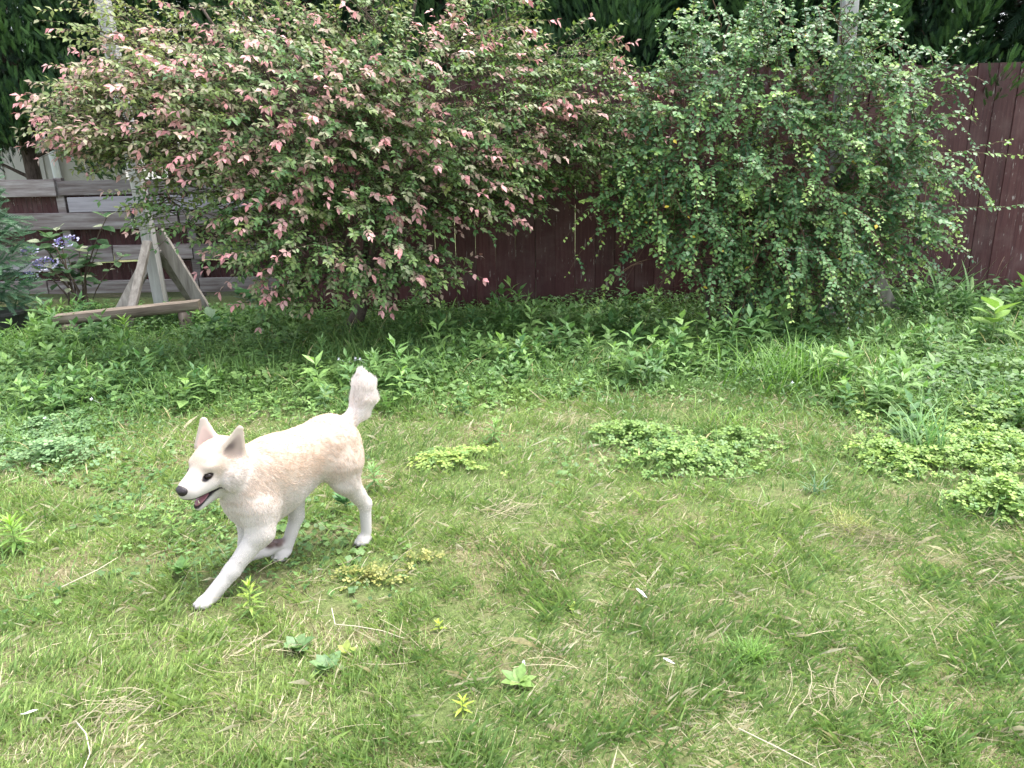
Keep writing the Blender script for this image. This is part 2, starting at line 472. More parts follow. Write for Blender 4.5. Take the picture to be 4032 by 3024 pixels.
def bulb(loc, label):
    e = tag(empty('light_bulb', loc), label, 'bulb', 'string-light bulbs on the posts')
    b = MB(); b.tube([(0, 0, .0), (0, 0, .05)], .016, 10); so = b.build('socket', M_black, e, smooth=False)
    b = MB(); b.tube([(0, 0, .048), (.004, .03, .075), (.0, .06, .08)], .004, 6); b.build('hook', M_black, so)
    z = np.linspace(0, 1, 9); r = .03 * np.sin(np.pi * np.clip(z * .86 + .14, 0, 1)) ** .7
    b = MB(); b.tube(np.stack([0 * z, 0 * z, -.085 * (1 - z)], 1), np.maximum(r[::-1] if False else np.array([.004, .018, .026, .030, .030, .027, .022, .017, .014]), .003), 14); gl = b.build('globe', M_glass, e, smooth=True)
    b = MB(); b.tube([(0, 0, -.005), (.004, 0, -.03), (-.004, 0, -.05)], .0015, 5); b.build('filament', M_twig, gl)
bulb((-3.22, 6.78, .93), 'clear glass bulb hanging on the leaning left post')
bulb((2.61, 6.30, 1.09), 'clear glass bulb hanging on the post inside the shrub')

# ------------------------------------------------------------------ log bench
be = tag(empty('log_bench', (-3.18, 6.36, 0)), 'low rustic bench of a split log on two stumps', 'bench')
def half_log(L, r, n=9):
    V = []; rr = random.Random(2)
    for s in range(n):
        xx = -L/2 + L * s / (n - 1); k = 1 + rr.uniform(-.03, .03)
        ring = [(-.95, .035), (0, .042), (.95, .035)] + [(math.cos(a), -math.sin(a) * .72) for a in np.linspace(.0, math.pi, 9)]
        V += [(xx, a * r * k, c * r * k if i > 2 else .035 + rr.uniform(-.002, .002) - .0) for i, (a, c) in enumerate(ring)]
    m = len(ring); F = [(s * m + i, s * m + (i + 1) % m, (s + 1) * m + (i + 1) % m, (s + 1) * m + i) for s in range(n - 1) for i in range(m)]
    F += [tuple(range(m)), tuple(range((n - 1) * m, n * m))[::-1]]
    return V, F
V, F = half_log(1.13, .075)
o = obj('seat', np.array(V), F, M_log, be); o.location = (0, 0, .205); o.rotation_euler = (0, -.052, .20)
def stump(dx, dy, h, r, lean):
    b = MB(); P = [(lean * t, 0, h * t - .05 * (1 - t)) for t in np.linspace(0, 1, 6)]
    b.tube(P, [r * k for k in (1.1, 1.04, 1.0, .98, 1.0, .97)], 14)
    o = b.build('leg', M_logend, be, smooth=False); o.location = (dx, dy, 0)
    o.data.polygons.foreach_set('use_smooth', np.array([len(p.vertices) == 4 for p in o.data.polygons]))
    kn = MB(); kn.tube([(lean * .6 - .0, -r * .97, h * .62), (lean * .6, -r * 1.06, h * .62)], [.018, .012], 9); k2 = kn.build('knot', M_bark, o)
stump(.445, .09, .185, .075, -.0)
stump(-.44, -.09, .14, .085, -.02)

# black planter at the left edge
pe = tag(empty('planter', (-4.27, 6.42, 0)), 'black planter pot at the left edge among grass', 'planter')
b = MB(); b.tube([(0, 0, 0), (0, 0, .20)], [.15, .18], 20); b.build('pot', M_black, pe)
b = MB(); b.tube([(0, 0, .20), (0, 0, .225)], [.193, .193], 20); b.build('rim', M_black, pe)
# ------------------------------------------------------------------ leaf shapes
def leaf_T(w=.25, fold=.06, droop=.12, pos=.42):
    v = np.array([(0, 0, 0), (pos * .55, w * .72, fold * .6), (pos * .55, -w * .72, fold * .6), (pos * 1.25, w, fold - droop * .25), (pos * 1.25, -w, fold - droop * .25),
                  (pos, 0, -droop * .1), (.80, w * .52, fold * .5 - droop * .6), (.80, -w * .52, fold * .5 - droop * .6), (1, 0, -droop)], float)
    f = np.array([(0, 5, 1), (0, 2, 5), (1, 5, 3), (2, 4, 5), (3, 5, 6), (4, 7, 5), (6, 5, 8), (5, 7, 8)])
    s = np.array([.9, 1, 1, 1, 1, .95, 1, 1, 1.02])
    return v, f, s
def small_leaf_T(w=.3, fold=.06, droop=.1):
    v = np.array([(0, 0, 0), (.45, w, fold), (.45, -w, fold), (.5, 0, -.01), (1, 0, -droop)], float)
    f = np.array([(0, 3, 1), (0, 2, 3), (1, 3, 4), (3, 2, 4)])
    return v, f, np.array([.9, 1, 1, .95, 1.03])
LEAF = leaf_T(.25, .05, .14)
LEAF_WIDE = leaf_T(.34, .05, .12)
LEAF_LANCE = leaf_T(.11, .03, .25, .36)
LEAF_S = small_leaf_T(.27, .05, .14)
LEAF_R = small_leaf_T(.36, .07, .08)

def arcs(start, d, L, g, K):
    t = np.linspace(0, 1, K)[None, :, None]
    P = start[:, None] + d[:, None] * (L[:, None, None] * t) - np.array([0, 0, 1.])[None, None] * (g * L)[:, None, None] * t ** 2
    return P
def arc_pt(start, d, L, g, t):
    return start + d * (L * t)[:, None] - np.array([0, 0, 1.]) * (g * L * t ** 2)[:, None]
def arc_tan(d, L, g, t):
    return unit(d - np.array([0, 0, 2.]) * (g * t)[:, None])

def blob_points(blobs, n, shell=.5):
    w = np.array([b[3] * b[4] * b[5] for b in blobs]) ** .7; w /= w.sum()
    k = rng.choice(len(blobs), n, p=w); B = np.array(blobs)[k]
    v = unit(rng.normal(size=(n, 3))); r = np.maximum(rng.random(n) ** (1 / 3), shell * rng.random(n) + .3)
    return B[:, :3] + v * B[:, 3:6] * r[:, None], v, k

def join_points(st, nodes, heart):
    """for every shoot the nearest point, on a limb or on another shoot nearer the heart, from which it branches"""
    C = np.concatenate([nodes, st]); dc = np.linalg.norm(C - heart, axis=1); ds = np.linalg.norm(st - heart, axis=1); out = np.empty_like(st)
    for i in range(0, len(st), 400):
        D = ((st[i:i + 400, None] - C[None]) ** 2).sum(2); D[dc[None] > ds[i:i + 400, None] - .06] = 1e6
        D[:, :len(nodes)] = np.minimum(D[:, :len(nodes)], ((st[i:i + 400, None] - nodes[None]) ** 2).sum(2) + .02)
        out[i:i + 400] = C[np.argmin(D, 1)]
    return out

def leaf_objects(parent, T, pos, Rm, s, col, mat, name='leaf'):
    me = make_mesh(name, T[0], T[1], mat)
    s = np.asarray(s); s = s[:, None] * np.ones(3) if s.ndim == 1 else s
    for i in range(len(pos)):
        o = link(bpy.data.objects.new(name, me), parent)
        M = np.eye(4); M[:3, :3] = Rm[i] * s[i][None, :]; M[:3, 3] = pos[i] - np.array(parent.location)
        o.matrix_local = Matrix(M.tolist())
        o.color = (*map(float, col[i]), 1)

# ------------------------------------------------------------------ pink and green spindle shrub
def spindle():
    base = np.array([-1.28, 6.45, 0])
    e = tag(empty('spindle_shrub', tuple(base)), 'large spreading shrub with green leaves turning pink at the shoot tips', 'shrub')
    # crown lobes: centre x, y, z, radii
    B = [(-2.45, 5.75, 1.74, .62, .5, .44), (-1.55, 5.55, 1.62, .85, .65, .60), (-.42, 5.75, 1.75, .82, .60, .55), (.62, 6.05, 1.80, .62, .40, .26),
         (-2.12, 5.60, 1.18, .50, .45, .30), (-1.22, 5.35, .92, .72, .50, .34), (-.28, 5.85, 1.15, .55, .50, .28), (.38, 6.30, 1.32, .34, .40, .22),
         (-1.42, 5.35, .60, .28, .26, .13), (-.78, 5.40, .60, .38, .28, .13), (-2.65, 6.0, 2.28, .42, .4, .32), (-1.75, 6.0, 2.40, .34, .4, .40), (-.95, 6.0, 2.32, .30, .4, .40), (-.10, 6.1, 2.30, .34, .4, .34), (.55, 6.2, 2.12, .30, .3, .2), (-1.35, 6.1, 2.2, .3, .3, .3),
         (-1.72, 5.45, .82, .32, .3, .18), (-1.9, 5.6, 1.75, 1.3, .5, .45), (-.8, 5.6, 1.35, .9, .5, .4), (-1.62, 5.40, .52, .20, .2, .08), (-.60, 5.5, .68, .32, .25, .12), (-2.95, 5.8, 1.72, .26, .4, .30), (.25, 6.5, 1.62, .75, .28, .34), (.35, 5.95, 1.52, .50, .35, .26), (.75, 6.2, 1.55, .4, .3, .25), (-.1, 6.3, 1.2, .6, .3, .22), (-.55, 6.5, 1.45, .6, .25, .4), (-1.3, 6.5, 1.3, .8, .25, .45)]
    n = 3500
    c, v, k = blob_points(B, n, .75)
    # each twig starts inside and reaches out from the crown's heart
    heart = np.array([-1.15, 6.2, 1.25])
    out = c - heart; out[:, 2] *= .55
    d = unit((unit(out) * .8 + v * .5 + rng.normal(size=(n, 3)) * .30) * np.array([1, 1, .55]) + np.array([0, -.22, .10]))
    L = rng.uniform(.18, .42, n); g = rng.uniform(.05, .28, n)
    lg = rng.random(n) < .06;  L[lg] *= 1.7; d[lg] = unit(d[lg] + np.array([0, 0, .22]))
    st = c - d * (L * .55)[:, None]
    keep = (st[:, 1] < 6.85) & (c[:, 1] < 6.9); st, d, L, g, c, k, lg = [q[keep] for q in (st, d, L, g, c, k, lg)]; n = len(st)
    Z = c[:, 2]; X = c[:, 0]
    # how strongly a shoot has turned pink: more in the upper, sunnier half and near the outside
    strong = lg | (rng.random(n) < .07 + .20 * sstep(Z, .9, 1.7) + .10 * sstep(-c[:, 1], -5.7, -5.1) - .12 * sstep(c[:, 1], 5.8, 6.4))
    pk = np.where(strong, rng.uniform(.62, 1.10, n), np.clip(rng.normal(.13, .20, n) + .16 * sstep(Z, .9, 1.8) * sstep(-X, -.2, 1.2) - .30 * sstep(c[:, 1], 5.6, 6.3), 0, .55))
    yl = np.clip(rng.normal(.25, .25, n) + .45 * sstep(-X, 1.4, 2.6) * sstep(Z, .9, 1.7) + .25 * sstep(Z, 1.9, 2.5), 0, 1)
    pos, ax, nr, sz, col, tt = [], [], [], [], [], []
    green_d = np.array([.058, .140, .050]); green_l = np.array([.175, .305, .095]); olive = np.array([.30, .29, .075]); mauve = np.array([.31, .265, .18]); pink = np.array([.62, .25, .265]); pale = np.array([.58, .36, .335])
    for j in range(10):
        t = np.full(n, .12 + j * .094) + rng.uniform(-.02, .02, n)
        if j == 9: t[:] = .985
        p = arc_pt(st, d, L, g, t); ta = arc_tan(d, L, g, t)
        side = unit(np.cross(ta, np.array([0, 0, 1.])[None]) + 1e-6)
        up = np.cross(side, ta)
        ph = (j % 2) * 1.1 + rng.normal(size=n) * .25
        for sgn in (-1, 1):
            dirn = side * (np.cos(ph) * sgn)[:, None] + up * (np.sin(ph) * sgn * .6)[:, None]
            fw = .45 + .5 * (j >= 8)
            droop = .05 + .60 * np.clip(pk[:, None] - .3, 0, 1) * (j / 9) + rng.uniform(-.1, .2, (n, 1))
            a = unit(dirn + ta * fw + np.array([0, 0, -1.]) * droop + rng.normal(size=(n, 3)) * .16)
            nn = unit(np.array([0, 0, 1.]) + rng.normal(size=(n, 3)) * .34 + np.array([0, -.45, 0]))
            tip = np.clip((j / 9) * 1.0 + .02 + rng.normal(size=n) * .12, 0, 1)
            q = np.clip(pk * (tip ** 1.7) * 1.15, 0, 1)[:, None]
            mixg = np.clip(rng.normal(.42, .24, n), 0, 1)[:, None]
            gcol = green_d * (1 - mixg) + green_l * mixg
            gcol = gcol * (1 - (yl * .55)[:, None]) + olive * (yl * .55)[:, None]
            m1 = np.clip((q - .16) / .40, 0, 1); m2 = np.clip((q - .5) / .42, 0, 1)
            pv = rng.random((n, 1)); pcol = pink * pv + pale * (1 - pv)
            cc = gcol * (1 - m1) + mauve * m1; cc = cc * (1 - m2) + pcol * m2
            use = (rng.random(n) < (.84 if j < 9 else 1))
            pos.append(p[use]); ax.append(a[use]); nr.append(nn[use]); col.append(cc[use]); tt.append(q[use, 0])
            sz.append((rng.uniform(.031, .050, n) * (1 - .18 * (j == 0)) * (1 + .12 * (j >= 7) + .22 * (j >= 7) * (pk > .7)))[use])
    pos, ax, nr, sz, col, tt = [np.concatenate(q) for q in (pos, ax, nr, sz, col, tt)]
    col = col * rng.uniform(.82, 1.18, (len(col), 1))
    Rm = frames(ax, nr)
    big = pick_largest(pos, Rm, sz * (1 + .25 * tt), 300)
    m = np.ones(len(pos), bool); m[big] = False
    V, F, C = scatter(LEAF_S, pos[m], Rm[m], sz[m], col[m])
    tag(obj('foliage', V - base, F, M_shrub, e, C), kind='stuff')
    leaf_objects(e, LEAF, pos[big], Rm[big], sz[big], col[big], M_shrub1)
    # stems
    rs = random.Random(4)
    nodes = []
    ends = [(-2.7, 5.8, 1.7), (-2.1, 5.6, 1.25), (-1.6, 5.5, 2.0), (-1.2, 5.5, 1.0), (-.4, 5.8, 1.7), (.4, 6.1, 1.75), (-.3, 6.0, 1.2), (-2.2, 6.1, 2.5), (-.6, 6.2, 2.6), (-1.0, 5.5, .55), (-1.5, 5.5, .55)]
    fork = np.array([-1.20, 6.30, .46])
    b = MB(); P = [base + (-.10, .05, -.05), base + (-.04, .0, .06), base + (.03, -.06, .2), base + (.10, -.12, .36), fork + (.03, -.03, .08)]
    b.tube(np.array(P) - base, [.085, .068, .058, .056, .045], 10); b.build('trunk', M_bark, e, smooth=True)
    for en in ends:
        en = np.array(en); t = np.linspace(0, 1, 9)[:, None]
        mid = (fork + en) / 2 + np.array([rs.uniform(-.15, .15), rs.uniform(-.1, .2), rs.uniform(.0, .25)])
        P = (1 - t) ** 2 * fork + 2 * t * (1 - t) * mid + t ** 2 * en
        P += np.array([[rs.uniform(-.02, .02) for _ in range(3)] for _ in t])
        b = MB(); b.tube(P - base, np.linspace(.030, .009, 9), 7); b.build('branch', M_bark, e, smooth=True)
        nodes.append(P[2:])
    nodes = np.concatenate(nodes)
    q0 = join_points(st, nodes, np.array([-1.15, 6.3, .6]))
    T = np.linspace(0, 1, 5)[None, :, None]
    mid = (q0 + st) / 2 + np.array([0, 0, .02]) + rng.normal(size=st.shape) * .02
    P1 = (1 - T) ** 2 * q0[:, None] + 2 * T * (1 - T) * mid[:, None] + T ** 2 * st[:, None]
    P2 = arcs(st, d, L, g, 5)
    V1, F1 = tubes(P1, np.broadcast_to(np.linspace(.0045, .0025, 5), (n, 5)), 3)
    V2, F2 = tubes(P2, np.broadcast_to(np.linspace(.003, .0012, 5), (n, 5)), 3)
    tag(obj('twigs', np.concatenate([V1, V2]) - base, np.concatenate([F1, F2 + len(V1)]), M_twig, e), kind='stuff')
spindle()

# ------------------------------------------------------------------ glossy arching shrub at the right
def arching():
    base = np.array([2.05, 6.25, 0])
    e = tag(empty('arching_shrub', tuple(base)), 'dense shrub of drooping shoots with small glossy dark green leaves and lime tips', 'shrub')
    B = [(1.55, 5.95, 1.45, .75, .45, .60), (2.30, 5.95, 1.35, .70, .45, .60), (1.38, 5.9, 1.0, .40, .35, .32), (2.15, 5.85, .85, .55, .38, .42), (2.75, 6.0, 1.75, .5, .4, .42), (1.55, 6.1, 2.1, .40, .3, .35),
         (2.2, 6.1, 2.2, .55, .35, .35), (2.95, 6.0, 1.15, .40, .35, .34), (1.0, 5.95, 1.25, .32, .35, .30), (2.5, 5.95, .55, .34, .28, .30), (1.85, 5.9, .55, .32, .26, .24), (3.0, 6.0, .80, .25, .3, .22), (1.2, 5.9, 1.75, .4, .3, .25)]
    n = 860
    c, v, k = blob_points(B, n, .8)
    heart = np.array([2.0, 6.35, 1.2])
    out = unit((c - heart) * np.array([1, 1, .4]))
    d = unit(out * .70 + rng.normal(size=(n, 3)) * .52 + np.array([0, -.28, .20]))
    L = rng.uniform(.16, .55, n); g = rng.uniform(.10, 1.1, n)
    up = rng.random(n) < .16 + .3 * sstep(c[:, 2], 1.6, 2.2); d[up] = unit(d[up] * .5 + np.array([0, -.1, .85])); g[up] *= .25
    st = c - d * (L * .5)[:, None]
    # long shoots that reach out past the outline, each start -> direction
    H = [((2.9, 6.0, 1.33), (.95, -.1, .10), .95, .13), ((3.05, 6.0, .98), (.95, -.05, -.12), .95, -.10), ((2.95, 5.95, 1.75), (.6, -.1, .75), .62, .05), ((2.85, 6.0, 1.55), (.8, -.2, .35), .62, .35),
         ((3.0, 5.9, 1.25), (.9, -.25, .1), .55, .55), ((2.9, 6.0, .85), (.9, -.15, .0), .50, .2), ((1.05, 5.9, 1.15), (-.9, -.2, .25), .70, .80), ((.95, 5.9, .95), (-.85, -.2, .15), .55, .95),
         ((1.1, 5.85, .75), (-.7, -.2, .2), .50, 1.25), ((1.15, 5.9, 1.55), (-.7, -.1, .45), .45, .3), ((1.35, 6.0, 2.2), (-.1, -.1, 1), .60, .0), ((1.75, 6.0, 2.2), (.1, -.15, 1), .5, .05), ((2.4, 6.0, 2.2), (.3, -.1, .9), .6, .1),
         ((1.35, 5.75, .65), (-.35, -.2, .1), .45, 1.3), ((2.6, 5.75, .62), (.4, -.3, .35), .70, 1.45), ((2.45, 5.7, .60), (.15, -.35, .35), .68, 1.5), ((2.8, 5.8, .70), (.5, -.2, .25), .60, 1.35), ((3.2, 6.0, 1.32), (.9, -.1, .05), .50, .9),
         ((3.25, 6.0, 1.30), (.9, 0, .35), .55, .12), ((1.5, 5.7, .55), (-.1, -.35, .2), .45, 1.2), ((1.9, 5.6, .75), (0, -.4, .2), .55, 1.3), ((2.15, 5.6, .70), (.1, -.4, .15), .6, 1.2), ((2.3, 5.6, 1.0), (.2, -.5, .2), .5, .9)]
    st = np.concatenate([st, np.array([h[0] for h in H])]); d = np.concatenate([d, unit(np.array([h[1] for h in H]))])
    L = np.concatenate([L, np.array([h[2] for h in H])]); g = np.concatenate([g, np.array([h[3] for h in H])])
    keep = st[:, 1] < 6.7; st, d, L, g = st[keep], d[keep], L[keep], g[keep]; n = len(st)
    # side shoots
    ns = 1900
    par = rng.integers(0, n, ns); tp = rng.uniform(.2, .85, ns)
    s2 = arc_pt(st[par], d[par], L[par], g[par], tp); ta = arc_tan(d[par], L[par], g[par], tp)
    d2 = unit(ta * .7 + rng.normal(size=(ns, 3)) * .65 + np.array([0, -.15, .1])); L2 = rng.uniform(.08, .22, ns); g2 = rng.uniform(.2, .9, ns)
    st, d, L, g = np.concatenate([st, s2]), np.concatenate([d, d2]), np.concatenate([L, L2]), np.concatenate([g, g2])
    N = len(st)
    cnt = np.maximum((L * (1 + .35 * np.abs(g)) / .0155).astype(int), 6)
    idx = np.repeat(np.arange(N), cnt); loc = np.concatenate([np.arange(q) for q in cnt]); t = np.minimum((loc + .6) / cnt[idx] * 1.0 + .0, 1.0)
    t = t + rng.uniform(-.018, .018, len(t))
    p = arc_pt(st[idx], d[idx], L[idx], g[idx], t); ta = arc_tan(d[idx], L[idx], g[idx], t)
    side = unit(np.cross(ta, np.array([0, -.35, 1.])[None]) + 1e-5); sgn = np.where(loc % 2 == 0, 1., -1.)
    a = unit(side * sgn[:, None] + ta * .55 + np.array([0, -.05, -.18]) + rng.normal(size=(len(t), 3)) * .22)
    nn = unit(np.array([0, -.55, .9]) + rng.normal(size=(len(t), 3)) * .42)
    size = rng.uniform(.030, .048, len(t)) * np.clip(rng.normal(1, .14, N), .7, 1.35)[idx] * (1 - .35 * sstep(t, .75, 1.0))
    young = np.clip(rng.normal(.50, .50, N), 0, 1)[idx] * sstep(t, .50, 1.0)
    dark = np.array([.036, .098, .044]); mid = np.array([.080, .180, .066]); lime = np.array([.30, .43, .10])
    mg = np.clip(rng.normal(.45, .28, len(t)), 0, 1)[:, None]
    sh_l = np.clip(rng.normal(.42, .48, N), 0, 1)[idx][:, None] * .9; mid2 = np.array([.165, .305, .105]); col = (dark * (1 - mg) + mid * mg) * (1 - sh_l) + mid2 * sh_l; col = col * (1 - young[:, None]) + lime * young[:, None]
    yel = rng.random(len(t)) < .002; col[yel] = (.55, .42, .05)
    col *= rng.uniform(.85, 1.15, (len(t), 1))
    use = rng.random(len(t)) < np.clip(rng.normal(.86, .14, N), .35, 1)[idx] * (.55 + .45 * sstep(t, .05, .3))
    p, a, nn, size, col = p[use], a[use], nn[use], size[use], col[use]
    Rm = frames(a, nn)
    big = pick_largest(p, Rm, size, 300, 140)
    m = np.ones(len(p), bool); m[big] = False
    V, F, C = scatter(LEAF_R, p[m], Rm[m], size[m], col[m])
    tag(obj('foliage', V - base, F, M_gloss, e, C), kind='stuff')
    leaf_objects(e, LEAF_R, p[big], Rm[big], size[big], col[big], M_gloss1)
    P = arcs(st, d, L, g, 6)
    V1, F1 = tubes(P, np.broadcast_to(np.linspace(.0026, .001, 6), (N, 6)), 3)
    # stems fanning out of the ground, then thin canes up to each shoot
    rs = random.Random(9); nodes = []
    for i in range(13):
        a0 = rs.uniform(-1, 1); b0 = base + np.array([a0 * .45, rs.uniform(-.15, .15), 0])
        en = np.array([2.05 + a0 * 1.0, 6.15 + rs.uniform(-.2, .15), rs.uniform(1.2, 2.3)])
        tt = np.linspace(0, 1, 9)[:, None]; md = (b0 + en) / 2 + np.array([-a0 * .2, 0, .35])
        Q = (1 - tt) ** 2 * b0 + 2 * tt * (1 - tt) * md + tt ** 2 * en + np.array([[rs.uniform(-.012, .012) for _ in range(3)] for _ in tt])
        b = MB(); b.tube(Q - base - (0, 0, .03), np.linspace(.019, .006, 9), 6); b.build('stem', M_bark, e, smooth=True); nodes.append(Q[2:])
    nodes = np.concatenate(nodes); s0 = st[:n]
    q0 = join_points(s0, nodes, np.array([2.05, 6.3, .5]))
    T = np.linspace(0, 1, 6)[None, :, None]; md = (q0 + s0) / 2 + np.array([0, 0, .03]) + rng.normal(size=s0.shape) * .03
    P1 = (1 - T) ** 2 * q0[:, None] + 2 * T * (1 - T) * md[:, None] + T ** 2 * s0[:, None]
    V2, F2 = tubes(P1, np.broadcast_to(np.linspace(.0045, .0026, 6), (n, 6)), 3)
    # bare inner canes
    nc = 260; s3 = np.stack([rng.normal(2.05, .5, nc), rng.normal(6.1, .15, nc), rng.uniform(.3, 1.6, nc)], 1)
    P3 = arcs(s3, unit(rng.normal(size=(nc, 3)) * np.array([1, .5, .6]) + np.array([0, -.1, .2])), rng.uniform(.2, .6, nc), rng.uniform(.3, .9, nc), 6)
    V3, F3 = tubes(P3, np.broadcast_to(np.linspace(.003, .0015, 6), (nc, 6)), 3)
    M_cane = plain('cane_bark', (.12, .07, .04), .85)
    tag(obj('twigs', np.concatenate([V1, V2, V3]) - base, np.concatenate([F1, F2 + len(V1), F3 + len(V1) + len(V2)]), M_cane, e), kind='stuff')
arching()

# ------------------------------------------------------------------ conifers behind the fences
def spray_T(m=7, w=.034):
    V = []; F = []; S = []
    def blade(a, b, w, s):
        n = len(V); a = np.array(a); b = np.array(b); d = b - a; pr = np.array([-d[1], d[0], 0]); pr = pr / np.linalg.norm(pr) * w
        V.extend([a - pr, a + pr, b]); F.append((n, n + 1, n + 2)); S.extend([.7, .7, s])
    blade((0, 0, 0), (1, 0, -.06), .04, 1.3)
    for i, t in enumerate(np.linspace(.12, .9, m)):
        l = .46 * (1 - t * .6)
        for s in (-1, 1):
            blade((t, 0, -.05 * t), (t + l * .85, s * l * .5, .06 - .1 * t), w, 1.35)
    return np.array(V), np.array(F), np.array(S)
SPRAY = spray_T(6, .05)
SPRAY_C = spray_T(7, .040)
def crown_mesh(seed, r=1.08, hgt=3.0, n_cl=270, per=72):
    rg = np.random.default_rng(seed)
    ang = rg.uniform(0, 2 * math.pi, n_cl); f = rg.random(n_cl) ** .95
    prof = r * np.clip(1.08 - .45 * f ** 2, .15, 2) * rg.uniform(.35, 1.05, n_cl) ** .6 * np.where(f < .1, .82, 1)
    cen = np.stack([np.cos(ang) * prof, np.sin(ang) * prof, f * hgt], 1)
    outw = np.stack([np.cos(ang), np.sin(ang), np.full(n_cl, .75)], 1)
    k = np.repeat(np.arange(n_cl), per); m = len(k)
    off = unit(rg.normal(size=(m, 3))); rad = rg.random(m) ** .45 * .22
    pos = cen[k] + off * rad[:, None] * np.array([1, 1, 1.25])
    ax = unit(outw[k] * .55 + off * .5 + np.array([0, 0, .45]) + rg.normal(size=(m, 3)) * .18)
    nr = unit(np.cross(ax, rg.normal(size=(m, 3))) + outw[k] * .3)
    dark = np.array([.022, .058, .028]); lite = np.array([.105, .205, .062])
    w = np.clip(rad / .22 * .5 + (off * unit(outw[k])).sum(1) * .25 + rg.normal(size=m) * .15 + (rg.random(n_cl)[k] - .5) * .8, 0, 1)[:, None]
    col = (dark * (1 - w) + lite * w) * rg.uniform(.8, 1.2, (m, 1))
    sz = rg.uniform(.075, .125, m)
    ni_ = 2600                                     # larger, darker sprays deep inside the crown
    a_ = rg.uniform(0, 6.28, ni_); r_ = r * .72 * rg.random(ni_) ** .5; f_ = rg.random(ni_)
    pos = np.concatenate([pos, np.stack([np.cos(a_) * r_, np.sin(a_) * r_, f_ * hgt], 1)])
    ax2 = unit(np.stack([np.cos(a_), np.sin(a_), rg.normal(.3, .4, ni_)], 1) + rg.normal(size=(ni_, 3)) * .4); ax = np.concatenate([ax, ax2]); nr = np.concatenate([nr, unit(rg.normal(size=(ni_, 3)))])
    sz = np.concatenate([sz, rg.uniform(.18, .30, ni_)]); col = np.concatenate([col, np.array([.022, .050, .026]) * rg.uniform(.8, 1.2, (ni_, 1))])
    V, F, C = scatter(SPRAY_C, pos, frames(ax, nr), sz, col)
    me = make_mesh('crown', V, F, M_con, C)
    li = rg.choice(n_cl, 60, replace=False); t = np.linspace(0, 1, 5)[None, :, None]
    s0 = cen[li] * np.array([0, 0, 1]) - np.array([0, 0, .35]); P = s0[:, None] * (1 - t) + cen[li][:, None] * t
    V, F = tubes(P, np.broadcast_to(np.linspace(.022, .006, 5), (60, 5)), 4)
    return me, make_mesh('limbs', V, F, M_bark)
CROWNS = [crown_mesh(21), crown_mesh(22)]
def conifer(label, x, y, z0, z1, r, k, rz):
    e = tag(empty('conifer', (x, y, 0)), label, 'tree', 'conifers behind the fences')
    b = MB(); P = [(0, 0, -.1), (.03, 0, 1.2), (-.02, .02, 2.6), (.0, 0, z1)]; b.tube(P, [.10, .08, .06, .015], 9); b.build('trunk', M_bark, e, smooth=True)
    for me, nm in zip(CROWNS[k % 2], ('crown', 'limbs')):
        o = link(bpy.data.objects.new(nm, me), e); o.location = (0, 0, z0); o.rotation_euler = (0, 0, rz); o.scale = (r, r * .85, (z1 - z0) / 3.0)
        if nm == 'limbs': o['kind'] = 'stuff'
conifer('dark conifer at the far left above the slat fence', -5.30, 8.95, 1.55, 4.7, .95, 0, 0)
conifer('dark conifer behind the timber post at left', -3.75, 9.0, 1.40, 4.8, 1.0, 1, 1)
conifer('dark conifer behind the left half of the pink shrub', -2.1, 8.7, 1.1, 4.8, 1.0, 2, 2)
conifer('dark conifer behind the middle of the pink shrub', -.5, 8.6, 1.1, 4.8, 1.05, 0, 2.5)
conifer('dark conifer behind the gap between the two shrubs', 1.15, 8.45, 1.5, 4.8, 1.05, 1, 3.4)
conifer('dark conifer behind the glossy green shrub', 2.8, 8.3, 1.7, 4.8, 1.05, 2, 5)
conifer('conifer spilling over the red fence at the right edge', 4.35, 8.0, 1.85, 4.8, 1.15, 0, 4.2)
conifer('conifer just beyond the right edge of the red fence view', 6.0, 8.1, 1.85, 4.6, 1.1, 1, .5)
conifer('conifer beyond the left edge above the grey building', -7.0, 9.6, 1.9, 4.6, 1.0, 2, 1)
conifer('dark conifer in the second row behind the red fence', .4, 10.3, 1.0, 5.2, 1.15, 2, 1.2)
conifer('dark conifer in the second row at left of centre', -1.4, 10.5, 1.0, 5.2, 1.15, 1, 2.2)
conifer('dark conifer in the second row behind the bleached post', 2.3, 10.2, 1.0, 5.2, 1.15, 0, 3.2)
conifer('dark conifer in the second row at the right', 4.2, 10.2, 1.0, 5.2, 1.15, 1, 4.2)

# ------------------------------------------------------------------ lawn
def weedy(x, y):
    """0 = short lawn, 1 = rank growth in front of the fences"""
    e = 4.15 + .5 * (vnoise(x, y, 1.1, 9) - .5) - .75 * sstep(x, 1.3, 2.6) - .55 * sstep(-x, 1.5, 2.6)
    return sstep(y, e - .15, e + .85)
def in_view(x, y, mx=.55):
    return np.abs(x) < .70 * y + mx

